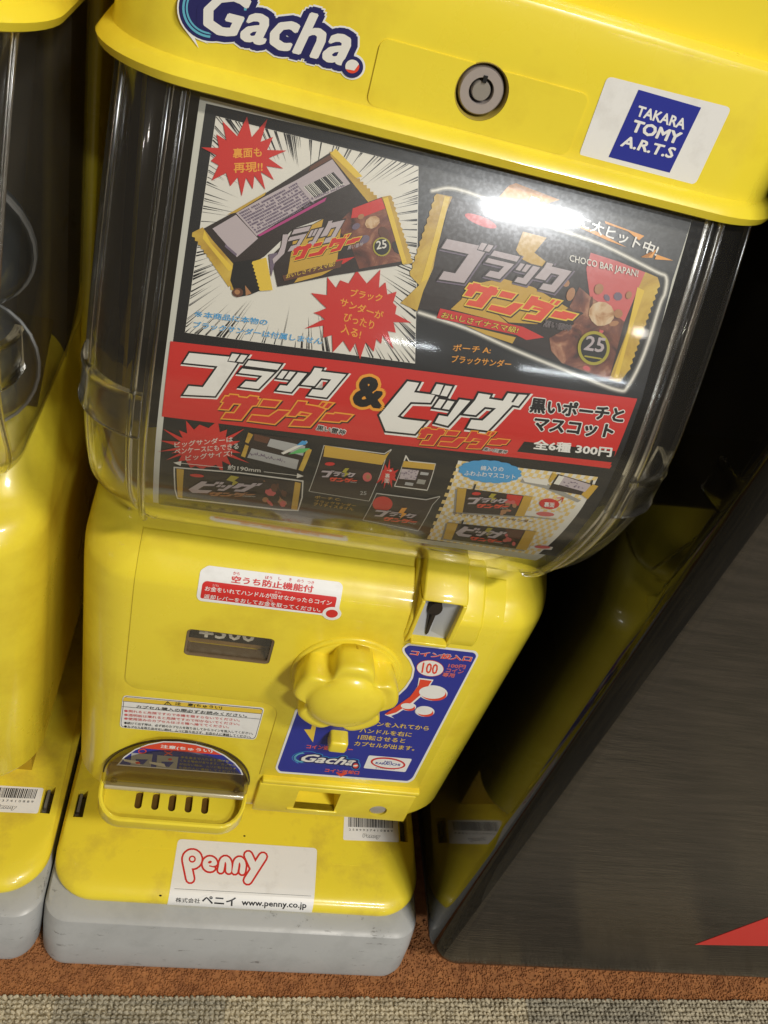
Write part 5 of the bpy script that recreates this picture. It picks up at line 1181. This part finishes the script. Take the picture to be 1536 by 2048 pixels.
for z_, i_ in zz:
    vs = []
    for k in range(13):
        t = math.pi + math.pi / 2 * k / 12; vs.append(bm.verts.new((BX0 + i_ + rc + rc * math.cos(t), BY + i_ * 0.15 + rc + rc * math.sin(t), z_)))
    vs += [bm.verts.new(c) for c in ((BX1, BY + i_ * 0.15, z_), (BX1, 0.6, z_), (BX0 + i_, 0.6, z_))]
    if prev:
        for i in range(len(vs)): bm.faces.new((prev[i], prev[(i + 1) % len(vs)], vs[(i + 1) % len(vs)], vs[i]))
    else: bm.faces.new(vs)
    prev = vs
bm.faces.new(prev)
bmesh.ops.recalc_face_normals(bm, faces=bm.faces)
for f in bm.faces:
    if f.normal.y < -0.93: f.material_index = 1
frontm = pm('dark_streaked_front', (0.03, 0.028, 0.025), 0.12, ior=1.6)
wear(frontm, (0.034, 0.0265, 0.021, 1), (0.012, 0.010, 0.0085, 1), 8, 0.34, 0.70, 0.4, 18, stretch=(3.2, 1, 30))  # streaks in the colour stand for grain and the carpet's reflection together
o = frombm('cabinet_shell', bm, [boxm, frontm], cab, 40); o.matrix_parent_inverse = Matrix.Translation((-0.45, -0.25, -FZ))
bm = bmesh.new(); box(bm, 0.20, 0.90, 0.03, 0.55, FZ, 0.0); o = frombm('plinth', bm, darkhole, cab); o.matrix_parent_inverse = Matrix.Translation((-0.45, -0.25, -FZ))
bm = bmesh.new(); prism(bm, [(0.3395, 0.0555), (0.3445, 0.0560), (0.4300, 0.0625), (0.4300, 0.205)], lambda p: (p[0], BY - 0.0003, p[1]), lambda p: (p[0], BY + 0.001, p[1]))
o = frombm('arrow_sticker', bm, pm('red_vinyl', (0.62, 0.035, 0.03), 0.35), cab); o.matrix_parent_inverse = Matrix.Translation((-0.45, -0.25, -FZ)); o['label'] = 'red triangular vinyl sticker on the black front'

# ------------------------------------------------------------------ floor, wall
def sheet(name, pts, z_, mat):
    bm = bmesh.new(); bm.faces.new([bm.verts.new((x, y, z_)) for x, y in pts]); o = frombm(name, bm, mat, None, None); o['kind'] = 'structure'; return o
bnd = lambda x: -0.0435 + 0.0255 * x
om = pm('orange_carpet', (0.3, 0.09, 0.03), 0.95, spec=0.2)
wear(om, (0.46, 0.20, 0.075, 1), (0.27, 0.11, 0.045, 1), 110, 0.32, 0.66, 1.0, 900)
sheet('carpet_orange', [(-2.5, bnd(-2.5) - 0.02), (2.5, bnd(2.5) - 0.02), (2.5, 2.0), (-2.5, 2.0)], FZ, om)
cm = bpy.data.materials.new('loop_carpet'); cm.use_nodes = True; t = cm.node_tree; b = t.nodes['Principled BSDF']; b.inputs['Roughness'].default_value = 0.95; b.inputs['Specular IOR Level'].default_value = 0.15
tc = nd(cm, 'ShaderNodeTexCoord'); mp = nd(cm, 'ShaderNodeMapping'); mp.inputs['Scale'].default_value = (7, 150, 1); t.links.new(tc.outputs['Object'], mp.inputs[0])
n1 = nd(cm, 'ShaderNodeTexNoise'); n1.inputs['Scale'].default_value = 1.0; n1.inputs['Detail'].default_value = 5; n1.inputs['Roughness'].default_value = 0.7; t.links.new(mp.outputs[0], n1.inputs['Vector'])
n2 = nd(cm, 'ShaderNodeTexVoronoi'); n2.inputs['Scale'].default_value = 260; t.links.new(tc.outputs['Object'], n2.inputs['Vector'])
bk = nd(cm, 'ShaderNodeTexBrick'); bk.inputs['Scale'].default_value = 1; bk.inputs['Brick Width'].default_value = 0.12; bk.inputs['Row Height'].default_value = 0.07; bk.inputs['Mortar Size'].default_value = 0.0; bk.inputs['Color1'].default_value = (0.72, 0.62, 0.42, 1); bk.inputs['Color2'].default_value = (0.27, 0.26, 0.22, 1)
t.links.new(tc.outputs['Object'], bk.inputs['Vector'])
rp_ = nd(cm, 'ShaderNodeValToRGB'); rp_.color_ramp.elements[0].position = 0.36; rp_.color_ramp.elements[1].position = 0.62; rp_.color_ramp.elements[0].color = (0.27, 0.245, 0.19, 1); rp_.color_ramp.elements[1].color = (0.78, 0.68, 0.48, 1)
t.links.new(n1.outputs['Fac'], rp_.inputs[0])
mx = nd(cm, 'ShaderNodeMix', data_type='RGBA'); mx.inputs['Factor'].default_value = 0.7; t.links.new(rp_.outputs[0], mx.inputs[6]); t.links.new(bk.outputs[0], mx.inputs[7])
mx2 = nd(cm, 'ShaderNodeMix', data_type='RGBA', blend_type='MULTIPLY'); mx2.inputs['Factor'].default_value = 0.25; t.links.new(mx.outputs[2], mx2.inputs[6]); rv = nd(cm, 'ShaderNodeRGBToBW'); t.links.new(n2.outputs['Color'], rv.inputs[0]); t.links.new(rv.outputs[0], mx2.inputs[7])
t.links.new(mx2.outputs[2], b.inputs['Base Color'])
bp_ = nd(cm, 'ShaderNodeBump'); bp_.inputs['Strength'].default_value = 1.0; bp_.inputs['Distance'].default_value = 0.003; t.links.new(n2.outputs['Distance'], bp_.inputs['Height']); bp_.invert = True
t.links.new(bp_.outputs[0], b.inputs['Normal'])
sheet('carpet_loop', [(-2.5, bnd(-2.5) - 0.001), (-2.5, -5.0), (2.5, -5.0), (2.5, bnd(2.5) - 0.001)], FZ + 0.001, cm)
# loops standing up along the nearest strip of that carpet
bm_v = []; bm_f = []
rnd = random.Random(11)
tmp = bmesh.new(); bmesh.ops.create_icosphere(tmp, subdivisions=1, radius=1); tv = np.array([v.co[:] for v in tmp.verts]); tf = [[v.index for v in f.verts] for f in tmp.faces]; tmp.free()
nrow = 0; yy = 0
for j in range(24):
    for i in range(190):
        x = -0.20 + i * 0.0038 + rnd.uniform(-0.0005, 0.0005); y = bnd(x) - 0.0012 - j * 0.0032 + rnd.uniform(-0.0004, 0.0004)
        s = np.array([rnd.uniform(0.0015, 0.0024), rnd.uniform(0.0010, 0.0016), rnd.uniform(0.0013, 0.0028)])
        th = rnd.uniform(-0.5, 0.5); c_, s_ = math.cos(th), math.sin(th)
        v = tv * s; v = np.stack([v[:, 0] * c_ - v[:, 1] * s_, v[:, 0] * s_ + v[:, 1] * c_, v[:, 2]], 1) + (x, y, FZ + 0.0012)
        k = len(bm_v) * 12; bm_v.append(v); bm_f += [[q + k for q in f] for f in tf]
me = bpy.data.meshes.new('carpet_loops'); me.from_pydata(np.vstack(bm_v).tolist(), [], bm_f)
o = link('carpet_loops', me, [cm], None, 180); o['kind'] = 'stuff'
# tufts of the orange pile
bm_v = []; bm_f = []
for i in range(15000):
    x = rnd.uniform(-0.2, 0.52); y = bnd(x) + rnd.random() ** 1.3 * 0.06 - 0.001
    s = np.array([rnd.uniform(0.0004, 0.0009), rnd.uniform(0.0006, 0.0012), rnd.uniform(0.0006, 0.0018)])
    th = rnd.uniform(-1.5, 1.5); c_, s_ = math.cos(th), math.sin(th); v = tv * s
    v = np.stack([v[:, 0] * c_ - v[:, 1] * s_, v[:, 0] * s_ + v[:, 1] * c_, v[:, 2]], 1) + (x, y, FZ + 0.0002)
    k = len(bm_v) * 12; bm_v.append(v); bm_f += [[q + k for q in f] for f in tf]
me = bpy.data.meshes.new('carpet_pile'); me.from_pydata(np.vstack(bm_v).tolist(), [], bm_f)
o = link('carpet_pile', me, [om], None, 180); o['kind'] = 'stuff'
wm = pm('dark_wall_paint', (0.05, 0.035, 0.02), 0.7)
bm = bmesh.new(); box(bm, -2.5, 2.5, 0.62, 0.70, FZ - 0.02, 2.6); o = frombm('back_wall', bm, wm); o['kind'] = 'structure'; o.name = 'wall'
